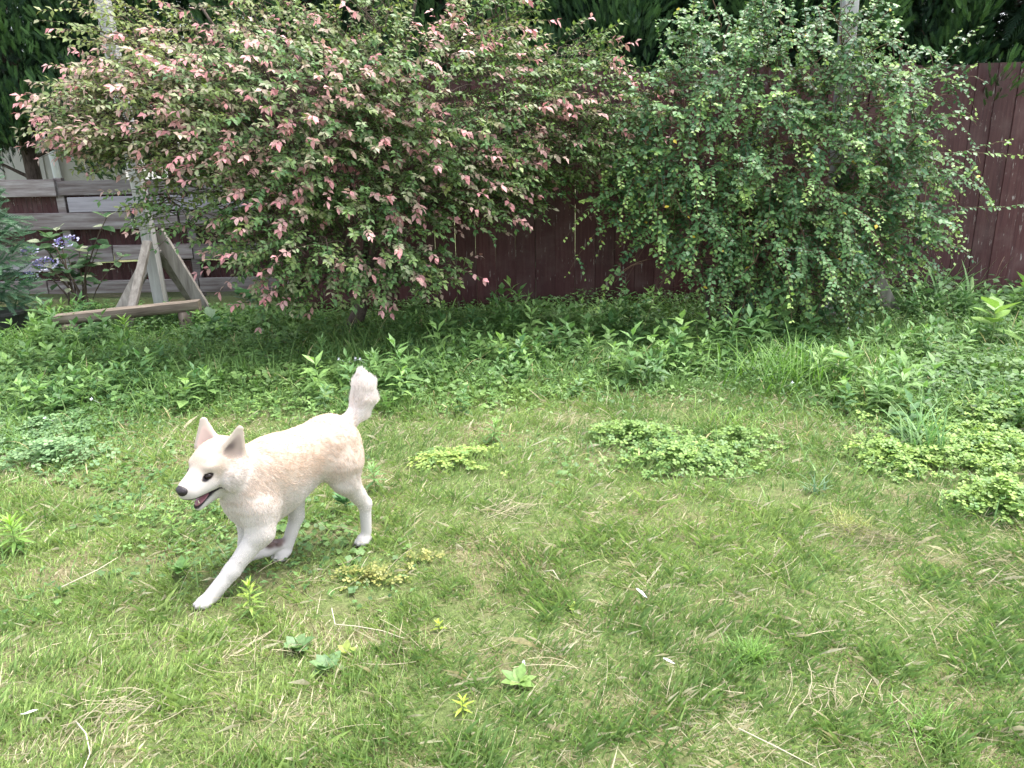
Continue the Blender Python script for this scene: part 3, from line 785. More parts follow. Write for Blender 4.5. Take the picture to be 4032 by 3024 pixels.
def lawn():
    n0 = 520000
    y = 1.15 + (7.3 - 1.15) * rng.random(n0) ** 1.6
    x = (rng.random(n0) * 2 - 1) * (.70 * y + .45)
    dry = vnoise(x, y, 1.6, 4) * .30 + vnoise(x, y, 5.0, 8) * .36 + vnoise(x, y, 14, 2) * .40
    bare = sstep(vnoise(x, y, 3.3, 21) * .5 + vnoise(x, y, 10, 5) * .5, .66, .82)
    for (bx, by, br) in ((-.76, 2.78, .26), (-1.48, 2.52, .30), (-.95, 2.42, .22), (-.2, 1.72, .14), (-.55, 2.55, .15)):
        bare = np.maximum(bare, .9 * (1 - sstep(np.hypot(x - bx, (y - by) * 1.4), br * .3, br)))
    tuft = sstep(vnoise(x, y, 8.5, 33) * .6 + vnoise(x, y, 19, 6) * .4, .35, .72)       # turf grows in tufts
    keep = rng.random(n0) < (1 - .75 * bare) * (1 - .55 * weedy(x, y)) * (.62 + .38 * tuft)
    x, y, dry, tuft = x[keep], y[keep], dry[keep], tuft[keep]; n = len(x)
    w = weedy(x, y)
    Lb = rng.gamma(7, 1 / 7, n) * (.027 + .020 * tuft) * (1 + .9 * w)
    straw = rng.random(n) < np.clip(.17 + .50 * sstep(dry, .54, .78) * (1 - .5 * tuft), 0, .6) * (1 - .7 * w)
    Lb[straw] *= rng.uniform(.7, 1.5, straw.sum())
    az = rng.uniform(0, 2 * math.pi, n) * .8 + 5 * vnoise(x, y, 1.7, 31)
    tilt = np.clip(np.abs(rng.normal(.38, .30, n)) + straw * rng.uniform(.2, .9, n), 0, 1.5)
    bend = rng.uniform(.2, 1.1, n)
    hor = np.stack([np.cos(az), np.sin(az), 0 * az], 1)
    wd = rng.uniform(.0009, .0019, n) * (1 + .5 * w) * (1 + .12 * np.maximum(y - 3, 0))
    tw = rng.uniform(-.9, .9, n); sd_ = unit(np.stack([-np.sin(az), np.cos(az), 0 * az], 1) + hor * tw[:, None])
    wd[straw] *= .72
    root = np.stack([x, y, gz(x, y) - .004], 1)
    def at(t):
        a = np.minimum(tilt + bend * t * .5, 1.52)
        return root + (hor * np.sin(a)[:, None] + np.array([0, 0, 1.]) * np.cos(a)[:, None]) * (Lb * t)[:, None]
    p1, p2 = at(.55), at(1.0)
    s = sd_ * wd[:, None]
    V = np.stack([root - s, root + s, p1 + s * .85, p2], 1)
    F = np.array([(0, 1, 2), (0, 2, 3)])[None] + (np.arange(n) * 4)[:, None, None]
    hv = np.clip(rng.normal(.48, .27, n) + (vnoise(x, y, 1.1, 17) - .5) * .8 - .12 * tuft, 0, 1)[:, None]
    col = np.array([.135, .225, .068]) * (1 - hv) + np.array([.320, .415, .130]) * hv
    col = col * (1 - w[:, None] * .3) + np.array([.10, .215, .055]) * w[:, None] * .3
    sv = rng.random((n, 1)); scol = np.array([.40, .35, .20]) * sv + np.array([.62, .57, .40]) * (1 - sv)
    col[straw] = scol[straw]
    col *= rng.uniform(.82, 1.18, (n, 1))
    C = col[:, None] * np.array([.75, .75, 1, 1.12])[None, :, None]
    print('lawn blades', n)
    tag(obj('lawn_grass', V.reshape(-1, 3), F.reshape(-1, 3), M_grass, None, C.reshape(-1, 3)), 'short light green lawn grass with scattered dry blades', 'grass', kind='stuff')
lawn()

# long dry stems lying in the lawn
def straw():
    n = 380
    y = 1.3 + 3.2 * rng.random(n) ** 1.2; x = (rng.random(n) * 2 - 1) * (.68 * y + .3)
    L = rng.uniform(.05, .22, n); az = rng.uniform(0, 6.28, n)
    extra = [(1.35, 2.62, .16, 70, 2.9), (1.72, 2.36, .20, 60, 2.7), (-.02, 2.9, .12, 30, .4), (.85, 1.75, .12, 30, 1.0), (-1.1, 1.75, .14, 40, .4), (-.75, 2.02, .1, 26, 1.2)]
    for (cx, cy_, s, m, a0) in extra:
        x = np.concatenate([x, rng.normal(cx, s * .55, m)]); y = np.concatenate([y, rng.normal(cy_, s * .3, m)]); L = np.concatenate([L, rng.uniform(.06, .17, m)]); az = np.concatenate([az, a0 + rng.normal(0, .5, m)])
    n = len(x)
    K = 6; t = np.linspace(-.5, .5, K)[None]
    cur = rng.uniform(-.9, .9, (n, 1)); a = az[:, None] + cur * t
    px = x[:, None] + np.cos(a) * t * L[:, None]; py = y[:, None] + np.sin(a) * t * L[:, None]
    pz = gz(px, py) + .020 + rng.uniform(0, .014, (n, 1)) + (t * rng.uniform(-.07, .07, (n, 1)))
    P = np.stack([px, py, pz], -1)
    V, F = tubes(P, rng.uniform(.0006, .0012, (n, 1)) * np.ones((1, K)), 3)
    c = np.array([.50, .44, .29]) * rng.uniform(.6, 1.15, (n, 1)); C = np.repeat(c, K * 3, 0)
    tag(obj('dry_straw', V, F, M_grass, None, C), 'scattered pale dry grass stems lying on the lawn', 'straw', kind='stuff')
straw()

# ------------------------------------------------------------------ rank growth: broad-leaved cover, clover, coarse grass
def cover():
    parts = []
    n0 = 150000
    y = 2.0 + (7.1 - 2.0) * rng.random(n0) ** .75; x = (rng.random(n0) * 2 - 1) * (.70 * y + .5)
    w = weedy(x, y)
    spot = sstep(vnoise(x, y, 2.4, 41), .56, .74) * .20 * sstep(-x, .5, 1.3) + .12 * sstep(vnoise(x, y, 3.1, 51), .60, .75) * sstep(y, 2.8, 3.6)
    near_foot = .55 * (1 - sstep(np.hypot(x + 1.0, y - 2.72), .15, .55)) + .35 * (1 - sstep(np.hypot(x + .55, y - 2.45), .05, .28))
    keep = rng.random(n0) < np.clip(w * .50 + spot + near_foot * .7, 0, 1)
    x, y, w = x[keep], y[keep], w[keep]; n = len(x)
    hh = (.015 + .10 * w * (.35 + vnoise(x, y, 2.7, 61)) * rng.random(n)) * (1 + .5 * sstep(y, 5.8, 7.0))
    # leaves sit on small hummocks of different kinds
    kind = vnoise(x, y, 3.4, 71) + rng.normal(0, .08, n)
    pos = np.stack([x, y, gz(x, y) + hh], 1)
    az = rng.uniform(0, 6.28, n)
    ax = np.stack([np.cos(az), np.sin(az), rng.uniform(-.15, .45, n)], 1)
    nr = unit(np.array([0, -.25, 1.]) + rng.normal(size=(n, 3)) * .35)
    sz = np.where(kind > .62, rng.uniform(.030, .052, n), np.where(kind > .42, rng.uniform(.016, .028, n), rng.uniform(.030, .055, n))) * (.72 + .28 * w)
    wid = np.where(kind > .62, 1.25, np.where(kind > .42, 1.1, .50))
    hv = np.clip(rng.normal(.45, .25, n), 0, 1)[:, None]
    col = np.array([.055, .125, .040]) * (1 - hv) + np.array([.15, .265, .070]) * hv
    li = np.clip(vnoise(x, y, 1.9, 81) * 1.5 - .45, 0, 1)[:, None] * .6 * (1 - sstep(y, 5.2, 6.2))[:, None]
    col = col * (1 - li) + np.array([.20, .31, .075]) * li
    col *= rng.uniform(.8, 1.2, (n, 1))
    parts.append(scatter(LEAF_R, pos, frames(ax, nr), np.stack([sz, sz * wid, sz], 1), col))
    V, F, C = merge(parts)
    tag(obj('ground_cover', V, F, M_weed, None, C), 'low broad-leaved weeds covering the ground in front of the fences', 'weeds', kind='stuff')
    print('cover', n)
cover()

def trifoliate_T():
    V = []; F = []; S = []
    for a in (0, 2.2, -2.2):
        R = np.array([[math.cos(a), -math.sin(a), 0], [math.sin(a), math.cos(a), 0], [0, 0, 1]])
        v = np.array([(0.02, 0, 0), (.55, .42, .10), (.55, -.42, .10), (.55, 0, -.02), (.98, .30, .04), (.98, -.30, .04), (.86, 0, -.02)]) @ R.T
        n = len(V); V += list(v); F += [(n, n+3, n+1), (n, n+2, n+3), (n+1, n+3, n+4), (n+3, n+6, n+4), (n+2, n+5, n+3), (n+3, n+5, n+6)]; S += [.85, 1, 1, .95, 1.05, 1.05, 1]
    n = len(V); V += [np.array(p) for p in ((-.03, .02, 0), (.03, -.02, 0), (.03, 0, -2.2), (-.03, 0, -2.2))]; F += [(n, n+1, n+2), (n, n+2, n+3)]; S += [.7, .7, .6, .6]
    return np.array(V), np.array(F), np.array(S)
TRI = trifoliate_T()
def clover(name, label, patches, dark, lite, size, hmax, seed):
    rg = np.random.default_rng(seed); X = []; Y = []; Hh = []
    for (cx, cy_, rx, ry, m) in patches:
        a = rg.uniform(0, 6.28, m); r = np.abs(rg.normal(0, .55, m)) ** .8
        px = cx + np.cos(a) * r * rx; py = cy_ + np.sin(a) * r * ry
        ok = (vnoise(px, py, 6.0, seed) * .6 + vnoise(px, py, 15.0, seed) * .4 > .18 + .40 * r ** 2) & (rg.random(m) < .8)
        X.append(px[ok]); Y.append(py[ok]); Hh.append((np.exp(-1.6 * r ** 2) * hmax * (.45 + 1.1 * vnoise(px, py, 7.0, seed + 3)) + .020)[ok])
    x, y, h = np.concatenate(X), np.concatenate(Y), np.concatenate(Hh); n = len(x)
    h = h * rg.uniform(.25, 1.15, n)
    az = rg.uniform(0, 6.28, n)
    ax = np.stack([np.cos(az), np.sin(az), rg.normal(0, .15, n)], 1); nr = unit(np.array([0, -.2, 1.]) + rg.normal(size=(n, 3)) * .28)
    hv = np.clip(rg.normal(.55, .28, n), 0, 1)[:, None]; col = (dark * (1 - hv) + lite * hv) * rg.uniform(.85, 1.15, (n, 1))
    V, F, C = scatter(TRI, np.stack([x, y, gz(x, y) + h], 1), frames(ax, nr), rg.uniform(.75, 1.2, n) * size, col)
    return tag(obj(name, V, F, M_weed, None, C), label, 'clover', kind='stuff')
LIME_D, LIME_L = np.array([.095, .200, .050]), np.array([.30, .42, .095])
clover('clover_patch', 'bright lime clover patch spreading at the right side of the lawn', [(2.22, 3.45, .52, .46, 2600), (1.98, 2.86, .26, .24, 800), (1.80, 3.40, .26, .30, 700), (2.7, 3.9, .6, .5, 1300), (2.1, 4.0, .4, .3, 600)], LIME_D, LIME_L, .020, .075, 1)
clover('clover_patch', 'low flat lime clover patch in the middle of the lawn behind the dog', [(-.30, 3.46, .36, .20, 1000)], LIME_D, np.array([.36, .45, .11]), .019, .030, 2)
clover('clover_patch', 'mid-green clover mound right of the middle of the lawn', [(.80, 3.40, .36, .28, 1400), (.60, 3.68, .38, .22, 600), (1.12, 3.6, .28, .16, 350)], np.array([.075, .165, .045]), np.array([.25, .37, .09]), .019, .07, 3)
clover('clover_patch', 'pale green clover patch at the left edge of the lawn', [(-2.65, 4.0, .60, .42, 1400), (-2.3, 3.6, .38, .22, 500)], np.array([.09, .185, .07]), np.array([.24, .36, .16]), .021, .055, 4)
clover('clover_patch', 'yellowing clover and fallen leaves behind the dog\'s front legs', [(-.52, 2.44, .20, .09, 150), (-.35, 2.55, .12, .06, 50)], np.array([.13, .16, .04]), np.array([.34, .33, .10]), .014, .02, 5)
clover('clover_patch', 'scattered clover along the edge of the weeds', [(1.6, 5.0, 1.1, .5, 900), (3.0, 5.3, .9, .6, 600), (-1.4, 4.3, .7, .3, 300), (.2, 4.5, .9, .25, 300), (-1.3, 2.9, .5, .25, 260)], np.array([.075, .165, .045]), np.array([.22, .34, .085]), .016, .06, 6)

def blades(x, y, L, az, tilt, bend, wd, col, K=6, z=None):
    n = len(x); t = np.linspace(0, 1, K)
    hor = np.stack([np.cos(az), np.sin(az), 0 * az], 1); sdv = np.stack([-np.sin(az), np.cos(az), 0 * az], 1)
    p = np.stack([x, y, (gz(x, y) if z is None else z) - .005], 1); P = [p]
    for k in range(1, K):
        th = tilt + bend * (t[k] ** 1.3)
        p = p + (hor * np.sin(th)[:, None] + np.array([0, 0, 1.]) * np.cos(th)[:, None]) * (L / (K - 1))[:, None]; P.append(p)
    wk = np.array([.55, .95, 1, .85, .55, .05]) if K == 6 else np.linspace(1, .05, K)
    V = []
    for k in range(K): V += [P[k] - sdv * (wd * wk[k])[:, None], P[k] + sdv * (wd * wk[k])[:, None]]
    V = np.stack(V, 1)
    f = []
    for k in range(K - 1): f += [(2*k, 2*k+1, 2*k+3), (2*k, 2*k+3, 2*k+2)]
    F = np.array(f)[None] + (np.arange(n) * 2 * K)[:, None, None]
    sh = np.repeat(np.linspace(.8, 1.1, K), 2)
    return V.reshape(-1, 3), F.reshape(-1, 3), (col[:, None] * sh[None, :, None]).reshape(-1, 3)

def coarse_grass():
    n0 = 95000
    y = 2.3 + 4.7 * rng.random(n0) ** .8; x = (rng.random(n0) * 2 - 1) * (.70 * y + .5)
    w = weedy(x, y); cl = sstep(vnoise(x, y, 2.9, 91), .42, .72)
    left = sstep(-x, .9, 1.7) * .30
    moundg = .5 * np.exp(-((x - .85) / .5) ** 2 - ((y - 3.55) / .35) ** 2) + .4 * np.exp(-((x - 2.1) / .6) ** 2 - ((y - 3.6) / .6) ** 2)
    keep = rng.random(n0) < np.clip(w * (.22 + .75 * cl) + left * cl * .5 + moundg, 0, 1) * np.where((y > 5.2) & (x > -1.9) & (x < 1.2), .55, 1)
    x, y, w = x[keep], y[keep], w[keep]; n = len(x)
    L = rng.uniform(.07, .26, n) * (.45 + .55 * w) * (1 - .25 * sstep(y, 5.5, 6.8)) * (.65 + .7 * vnoise(x, y, 2.2, 19)); 
    hv = np.clip(rng.normal(.45, .28, n), 0, 1)[:, None]; col = (np.array([.07, .16, .04]) * (1 - hv) + np.array([.20, .31, .085]) * hv)
    dryb = rng.random(n) < .035; col[dryb] = (.5, .42, .22)
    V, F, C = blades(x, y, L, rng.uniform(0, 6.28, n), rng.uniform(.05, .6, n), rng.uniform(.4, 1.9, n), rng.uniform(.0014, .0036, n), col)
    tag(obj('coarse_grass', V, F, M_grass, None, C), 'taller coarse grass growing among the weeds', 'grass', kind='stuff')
    print('coarse', n)
coarse_grass()

def leafy_weeds():
    Ts = []
    for sd_ in range(4):
        rg = np.random.default_rng(200 + sd_); V = [(-.012, 0, 0), (.012, 0, 0), (.006, 0, 1), (-.006, 0, 1)]; F = [(0, 1, 2), (0, 2, 3)]; S = [.7, .7, .9, .9]
        nl = 13
        for i in range(nl):
            t = .2 + .8 * i / (nl - 1); a = i * (2.4 if sd_ % 2 else 1.62) + rg.normal(0, .2); el = -.1 + 1.0 * t ** 2 + rg.normal(0, .12); Ls = (.62 - .28 * t) * rg.uniform(.8, 1.15)
            ax = np.array([math.cos(a) * math.cos(el), math.sin(a) * math.cos(el), math.sin(el)]); nr = np.array([-math.cos(a) * math.sin(el), -math.sin(a) * math.sin(el), math.cos(el)])
            R = frames(ax[None], nr[None])[0]; v = (LEAF_S[0] * np.array([Ls, Ls * (.62 if sd_ < 2 else 1.1), Ls])) @ R.T + np.array([0, 0, t])
            n = len(V); V += list(map(tuple, v)); F += [tuple(q + n) for q in LEAF_S[1]]; S += list(LEAF_S[2] * (.8 + .35 * t))
        Ts.append((np.array(V, float), np.array(F), np.array(S)))
    n0 = 3900; y = 3.4 + 3.4 * rng.random(n0) ** .9; x = (rng.random(n0) * 2 - 1) * (.70 * y + .4)
    w = weedy(x, y); cl = sstep(vnoise(x, y, 2.6, 111), .35, .70); keep = rng.random(n0) < w * (.12 + .62 * cl)
    x, y, cl = x[keep], y[keep], cl[keep]; n = len(x)
    h = rng.uniform(.05, .15, n) * (.7 + .9 * cl) * (1 + .4 * (rng.random(n) < .12)); az = rng.uniform(0, 6.28, n)
    up = unit(np.stack([rng.normal(0, .18, n), rng.normal(0, .18, n), np.ones(n)], 1)); xa = np.stack([np.cos(az), np.sin(az), 0 * az], 1); ya = unit(np.cross(up, xa)); xa = np.cross(ya, up)
    Rm = np.stack([xa, ya, up], -1)
    hv = np.clip(rng.normal(.45, .3, n), 0, 1)[:, None]; col = np.array([.075, .165, .055]) * (1 - hv) + np.array([.215, .345, .10]) * hv
    k = (vnoise(x, y, 1.8, 121) * 4 + rng.normal(0, .5, n)).astype(int) % 4; parts = []
    for i in range(4):
        m = k == i
        if m.any(): parts.append(scatter(Ts[i], np.stack([x, y, gz(x, y) - .005], 1)[m], Rm[m], h[m], col[m]))
    V, F, C = merge(parts)
    tag(obj('leafy_weeds', V, F, M_weed, None, C), 'mixed upright leafy weeds standing in front of the shrubs and fences', 'weeds', kind='stuff')
    print('leafy', n)
leafy_weeds()

def grass_tuft(label, x, y, n, L, spread, wd, c0, c1, group=None, seed=0, tilt=.9):
    rg = np.random.default_rng(seed)
    e = np.array([x, y, gz(x, y)])
    px = x + rg.normal(0, spread, n); py = y + rg.normal(0, spread, n)
    hv = rg.random((n, 1)); col = np.array(c0) * (1 - hv) + np.array(c1) * hv
    args = (px, py, rg.uniform(.55, 1.05, n) * L, rg.uniform(0, 6.28, n), rg.uniform(.03, tilt * .8, n), rg.uniform(.3, 1.5, n), rg.uniform(.6, 1.1, n) * wd, col)
    if n <= 60:                                   # few wide blades: each one a part
        t_ = tag(empty('grass_tuft', tuple(e)), label, 'grass tuft', group)
        for i in range(n):
            V, F, C = blades(*[q[i:i + 1] for q in args]); obj('blade', V - e, F, M_grass, t_, C)
        return t_
    V, F, C = blades(*args)
    o = obj('grass_tuft', V - e, F, M_grass, None, C); o.location = e
    return tag(o, label, 'grass tuft', group, 'stuff')
G0, G1 = (.085, .19, .03), (.20, .34, .07)
grass_tuft('dense bright green grass tuft standing out in the lawn at lower right', .685, 1.93, 210, .095, .028, .0016, G0, G1, seed=1)
grass_tuft('tall arching blue-green grass tuft rising from the right clover patch', 1.98, 3.50, 60, .34, .045, .0048, (.10, .22, .07), (.22, .36, .13), seed=2, tilt=.7)
grass_tuft('arching grass clump drooping below the glossy shrub', 1.72, 4.62, 240, .38, .17, .0040, G0, (.22, .37, .09), seed=3, tilt=.8)
grass_tuft('bright grass clump beside the mid-green clover mound', 1.18, 3.85, 120, .16, .10, .0022, (.13, .25, .05), (.26, .38, .09), seed=4)
grass_tuft('small blue-green grass tuft in the lawn left of the right clover', 1.30, 3.05, 26, .12, .02, .003, (.10, .20, .10), (.22, .33, .19), seed=5)
grass_tuft('long-bladed grass clump in front of the log bench', -3.1, 5.75, 200, .24, .22, .0035, G0, (.22, .36, .09), seed=6)
grass_tuft('long-bladed grass clump at the left edge before the planter', -3.75, 5.75, 220, .26, .20, .0035, G0, (.24, .38, .10), seed=7)
grass_tuft('yellowish dry-tipped tuft in the lawn at right beside straw', 1.30, 2.72, 140, .10, .05, .0015, (.22, .27, .07), (.42, .40, .16), seed=8)
grass_tuft('wide-bladed bamboo grass against the red fence at right', 3.75, 6.55, 40, .66, .16, .013, (.10, .21, .07), (.24, .36, .14), seed=9, tilt=.6)
grass_tuft('wide-bladed grass shoots at the foot of the dark fence', -.1, 6.75, 44, .30, .55, .0075, (.07, .15, .04), (.16, .27, .07), seed=10, tilt=.7)
grass_tuft('wide-bladed grass shoots under the arching shrub', 1.2, 6.6, 34, .30, .3, .0075, (.08, .17, .04), (.18, .30, .07), seed=12, tilt=.7)
grass_tuft('thick grass clump at the lower right corner of the lawn', 1.02, 1.62, 150, .085, .05, .0017, G0, G1, seed=11)

# ------------------------------------------------------------------ single plants
def upright_weed(label, x, y, h, n, L, wr, c0, c1, seed, name='upright_weed', group='upright narrow-leaved weeds', top=.55):
    rg = np.random.default_rng(seed); z = float(gz(x, y))
    e = tag(empty(name, (x, y, z)), label, 'weed', group)
    lean = rg.normal(0, .06, 2)
    tt = np.linspace(0, 1, 6); P = np.stack([lean[0] * h * tt ** 2, lean[1] * h * tt ** 2, h * tt - .01], 1)
    b = MB(); b.tube(P, np.linspace(.0035, .0015, 6) * (h / .15) ** .3, 6); b.build('stem', M_stem, e, smooth=True)
    ga = 2.4; i = np.arange(n); t = .12 + .86 * (i / (n - 1)) ** .8; az = i * ga
    el = -.15 + 1.25 * sstep(t, .25, 1.0) + rg.normal(0, .1, n)
    ax = np.stack([np.cos(az) * np.cos(el), np.sin(az) * np.cos(el), np.sin(el)], 1)
    nr = np.stack([-np.cos(az) * np.sin(el), -np.sin(az) * np.sin(el), np.cos(el)], 1)
    pos = np.stack([np.interp(t, tt, P[:, q]) for q in range(3)], 1) + np.array([x, y, z])
    s = L * np.where(t > top, 1 - .45 * (t - top) / (1 - top), .65 + .35 * t / top) * rg.uniform(.85, 1.1, n)
    hv = np.clip(t + rg.normal(0, .15, n), 0, 1)[:, None]; col = np.array(c0) * (1 - hv) + np.array(c1) * hv
    leaf_objects(e, LEAF_LANCE, pos, frames(ax, nr), np.stack([s, s * wr, s], 1), col, M_weed1)
M_stem = plain('green_stem', (.16, .22, .07), .6)
WD, WL = (.10, .20, .05), (.36, .47, .09)
upright_weed('small upright weed with whorled narrow leaves in front of the dog\'s outstretched leg', -.865, 2.195, .135, 34, .055, 1.0, WD, WL, 1)
upright_weed('bright upright weed with feathery narrow leaves at the left edge', -1.91, 2.66, .15, 40, .085, .8, WD, (.32, .50, .10), 2)
upright_weed('upright weed with star of narrow leaves behind the lime clover', -.10, 3.70, .13, 36, .075, .9, (.09, .19, .06), (.26, .40, .12), 3)
upright_weed('upright weed with star of leaves below the dark fence gap', .54, 5.15, .20, 34, .10, .9, (.08, .17, .05), (.22, .36, .10), 4)
upright_weed('leafy upright weed beside the dog\'s tail tip', -.86, 4.75, .22, 30, .11, 1.1, (.08, .17, .06), (.20, .33, .11), 5)
upright_weed('leafy upright weed in the shade left of the dog\'s tail', -1.28, 5.0, .26, 34, .11, 1.0, (.06, .14, .05), (.17, .29, .10), 6)
upright_weed('small lime seedling on bare soil at bottom centre', -.15, 1.73, .055, 18, .038, 1.1, (.22, .32, .05), (.42, .50, .07), 7)
upright_weed('tiny bright seedling in the lawn right of centre left stalk', -.245, 2.12, .045, 12, .032, 1.5, (.22, .32, .05), (.42, .50, .07), 8)
upright_weed('leafy weed in front of the log bench', -3.02, 5.95, .24, 34, .12, .9, (.10, .21, .05), (.26, .42, .09), 9)
upright_weed('leafy weed right behind the dog\'s hind leg', -.62, 3.18, .12, 24, .075, 1.0, (.09, .19, .06), (.22, .36, .12), 10)
upright_weed('leafy weed growing left of the dog\'s muzzle', -1.35, 2.75, .10, 18, .05, 1.5, WD, (.25, .38, .09), 11)

def rosette(name, label, x, y, n, L, wr, el0, c0, c1, seed, h=0.0, cat='weed', group=None, T=None):
    rg = np.random.default_rng(seed); z = float(gz(x, y))
    e = tag(empty(name, (x, y, z)), label, cat, group)
    if h > .03:
        b = MB(); b.tube([(0, 0, -.01), (.01, 0, h * .5), (0, 0, h)], [.006, .005, .004], 7); b.build('stem', M_stem, e, smooth=True)
    i = np.arange(n); az = i * 2.4 + rg.uniform(0, 6); el = el0 + rg.normal(0, .16, n) + (i / n) * .5
    zz = z + .008 + h * (.45 + .55 * i / max(n - 1, 1)) if h else np.full(n, z + .010)
    ax = np.stack([np.cos(az) * np.cos(el), np.sin(az) * np.cos(el), np.sin(el)], 1); nr = np.stack([-np.cos(az) * np.sin(el), -np.sin(az) * np.sin(el), np.cos(el)], 1)
    s = L * rg.uniform(.7, 1.1, n); hv = rg.random((n, 1)); col = np.array(c0) * (1 - hv) + np.array(c1) * hv
    leaf_objects(e, T or LEAF_WIDE, np.stack([np.full(n, x), np.full(n, y), zz], 1), frames(ax, nr), np.stack([s, s * wr, s], 1), col, M_weed1)
PG0, PG1 = (.10, .19, .075), (.19, .29, .12)
rosette('plantain', 'broad pale-green plantain rosette at lower left of centre', -.67, 2.02, 8, .065, 1.0, .35, PG0, PG1, 1, group='plantain rosettes in the lawn')
rosette('plantain', 'second plantain rosette, just nearer and right of the first', -.555, 1.91, 10, .06, 1.0, .30, PG0, PG1, 2, group='plantain rosettes in the lawn')
rosette('plantain', 'small yellowing plantain above the second rosette', -.515, 1.985, 4, .04, 1.0, .7, (.26, .34, .08), (.38, .42, .12), 3, group='plantain rosettes in the lawn')
rosette('plantain', 'low leafy plantain beside the white feather at bottom centre', .0, 1.84, 9, .055, .8, .35, (.12, .22, .06), (.22, .33, .09), 4, group='plantain rosettes in the lawn')
rosette('plantain', 'tiny two-leaved seedling in the lawn at right of centre', .18, 2.22, 4, .03, 1.0, .5, (.28, .40, .08), (.40, .48, .12), 5, group='plantain rosettes in the lawn')
rosette('broadleaf_weed', 'large-leaved bright green plant at the right edge below the red fence', 3.42, 5.35, 9, .21, .95, .12, (.17, .30, .07), (.28, .42, .12), 6, .30)
rosette('broadleaf_weed', 'broad bright-leaved plant standing below the arching shrub', 2.02, 4.52, 9, .13, 1.0, .15, (.15, .29, .07), (.25, .40, .11), 7, .17)
rosette('broadleaf_weed', 'broad-leaved plant beside the right bench stump', -2.45, 6.25, 9, .13, 1.1, .2, (.06, .14, .06), (.14, .25, .11), 8, .15)
rosette('broadleaf_weed', 'large dark leaves behind the timber post braces', -2.5, 7.3, 8, .20, 1.2, .3, (.05, .12, .05), (.10, .20, .09), 9, .15)
rosette('broadleaf_weed', 'low leafy weed under the dog between its legs', -.72, 2.98, 16, .06, .9, .45, (.08, .18, .07), (.16, .29, .12), 10, .05)
rosette('broadleaf_weed', 'low leafy weed on bare soil left of the dog\'s front leg', -1.20, 2.47, 12, .05, .9, .45, (.10, .21, .06), (.22, .35, .09), 12, .02)

# ------------------------------------------------------------------ hydrangea by the slat fence
def hydrangea():
    x0, y0 = -4.05, 7.25
    e = tag(empty('hydrangea', (x0, y0, 0)), 'variegated hydrangea bush with a few purple lacecap flowers beside the slat fence', 'hydrangea')
    rg = np.random.default_rng(8); M_hst = plain('hydrangea_stem', (.10, .07, .05), .8)
    tips = []
    for i in range(15):
        a = rg.uniform(0, 6.28); r = rg.uniform(.15, .48); h = rg.uniform(.45, 1.02) - .25 * r
        en = np.array([math.cos(a) * r * 1.1, math.sin(a) * r * .8, h]); t = np.linspace(0, 1, 6)[:, None]
        P = (1 - t) ** 2 * np.array([rg.normal(0, .05), rg.normal(0, .05), -.02]) + 2 * t * (1 - t) * np.array([en[0] * .3, en[1] * .3, h * .6]) + t ** 2 * en
        b = MB(); b.tube(P, np.linspace(.008, .004, 6), 6); b.build('stem', M_hst, e, smooth=True); tips.append((P, en))
    pos, ax, nr, s, col = [], [], [], [], []
    for P, en in tips:
        for j, f in enumerate((.55, .75, .9, 1.0)):
            p = np.array([np.interp(f, np.linspace(0, 1, 6), P[:, q]) for q in range(3)])
            a0 = rg.uniform(0, 3) + j * 1.57
            for k in range(2 if j < 3 else 3):
                a = a0 + k * (math.pi if j < 3 else 2.1); el = rg.uniform(-.35, .25) + (.55 if j == 3 else 0)
                ax.append((math.cos(a) * math.cos(el), math.sin(a) * math.cos(el), math.sin(el))); nr.append((0 + rg.normal(0, .2), -.3 + rg.normal(0, .2), 1)); pos.append(p); s.append(rg.uniform(.09, .155) * (1 if en[2] > .55 else .75))
                c = np.array([.045, .105, .045]) * (1 - (q := rg.random())) + np.array([.12, .21, .085]) * q
                if rg.random() < .16: c = np.array([.42, .46, .30])
                col.append(c)
    pos = np.array(pos) + np.array([x0, y0, 0])
    leaf_objects(e, LEAF_WIDE, pos, frames(np.array(ax, float), np.array(nr, float)), np.array(s) * 1.0, np.array(col), M_weed1)
    M_fl = leaf_material('lacecap_floret', .6, .3, .3)
    for (fx, fy, fz, r) in ((-.10, -.32, .55, .085), (.12, -.30, .74, .075), (-.26, -.34, .44, .06), (-.22, -.3, .66, .05)):
        n = 70; a = rg.uniform(0, 6.28, n); rr = r * rg.random(n) ** .5
        p = np.stack([np.cos(a) * rr, np.sin(a) * rr * .8, .02 * (1 - (rr / r) ** 2) + rg.normal(0, .004, n)], 1)
        c = np.array([.20, .17, .42]) * rg.uniform(.6, 1.4, (n, 1)); sz = rg.uniform(.012, .02, n)
        m = 26; a2 = rg.uniform(0, 6.28, m); p2 = np.stack([np.cos(a2) * r * 1.25, np.sin(a2) * r, -.012 + rg.normal(0, .006, m)], 1)
        c2 = np.array([.62, .60, .80]) * rg.uniform(.8, 1.2, (m, 1)); s2 = rg.uniform(.018, .03, m)
        P = np.concatenate([p, p2]); A = np.concatenate([a, a2]); 
        V, F, C = scatter(LEAF_R, P, frames(np.stack([np.cos(A), np.sin(A), 0.2 + 0 * A], 1), unit(np.array([0, -.5, 1.]) + rg.normal(size=(len(A), 3)) * .3)), np.concatenate([sz, s2]) * 1.0, np.concatenate([c, c2]))
        o = tag(obj('flower_head', V, F, M_fl, e, C), kind='stuff'); o.location = (fx, fy, fz); o.rotation_euler = (.5, 0, 0)
hydrangea()

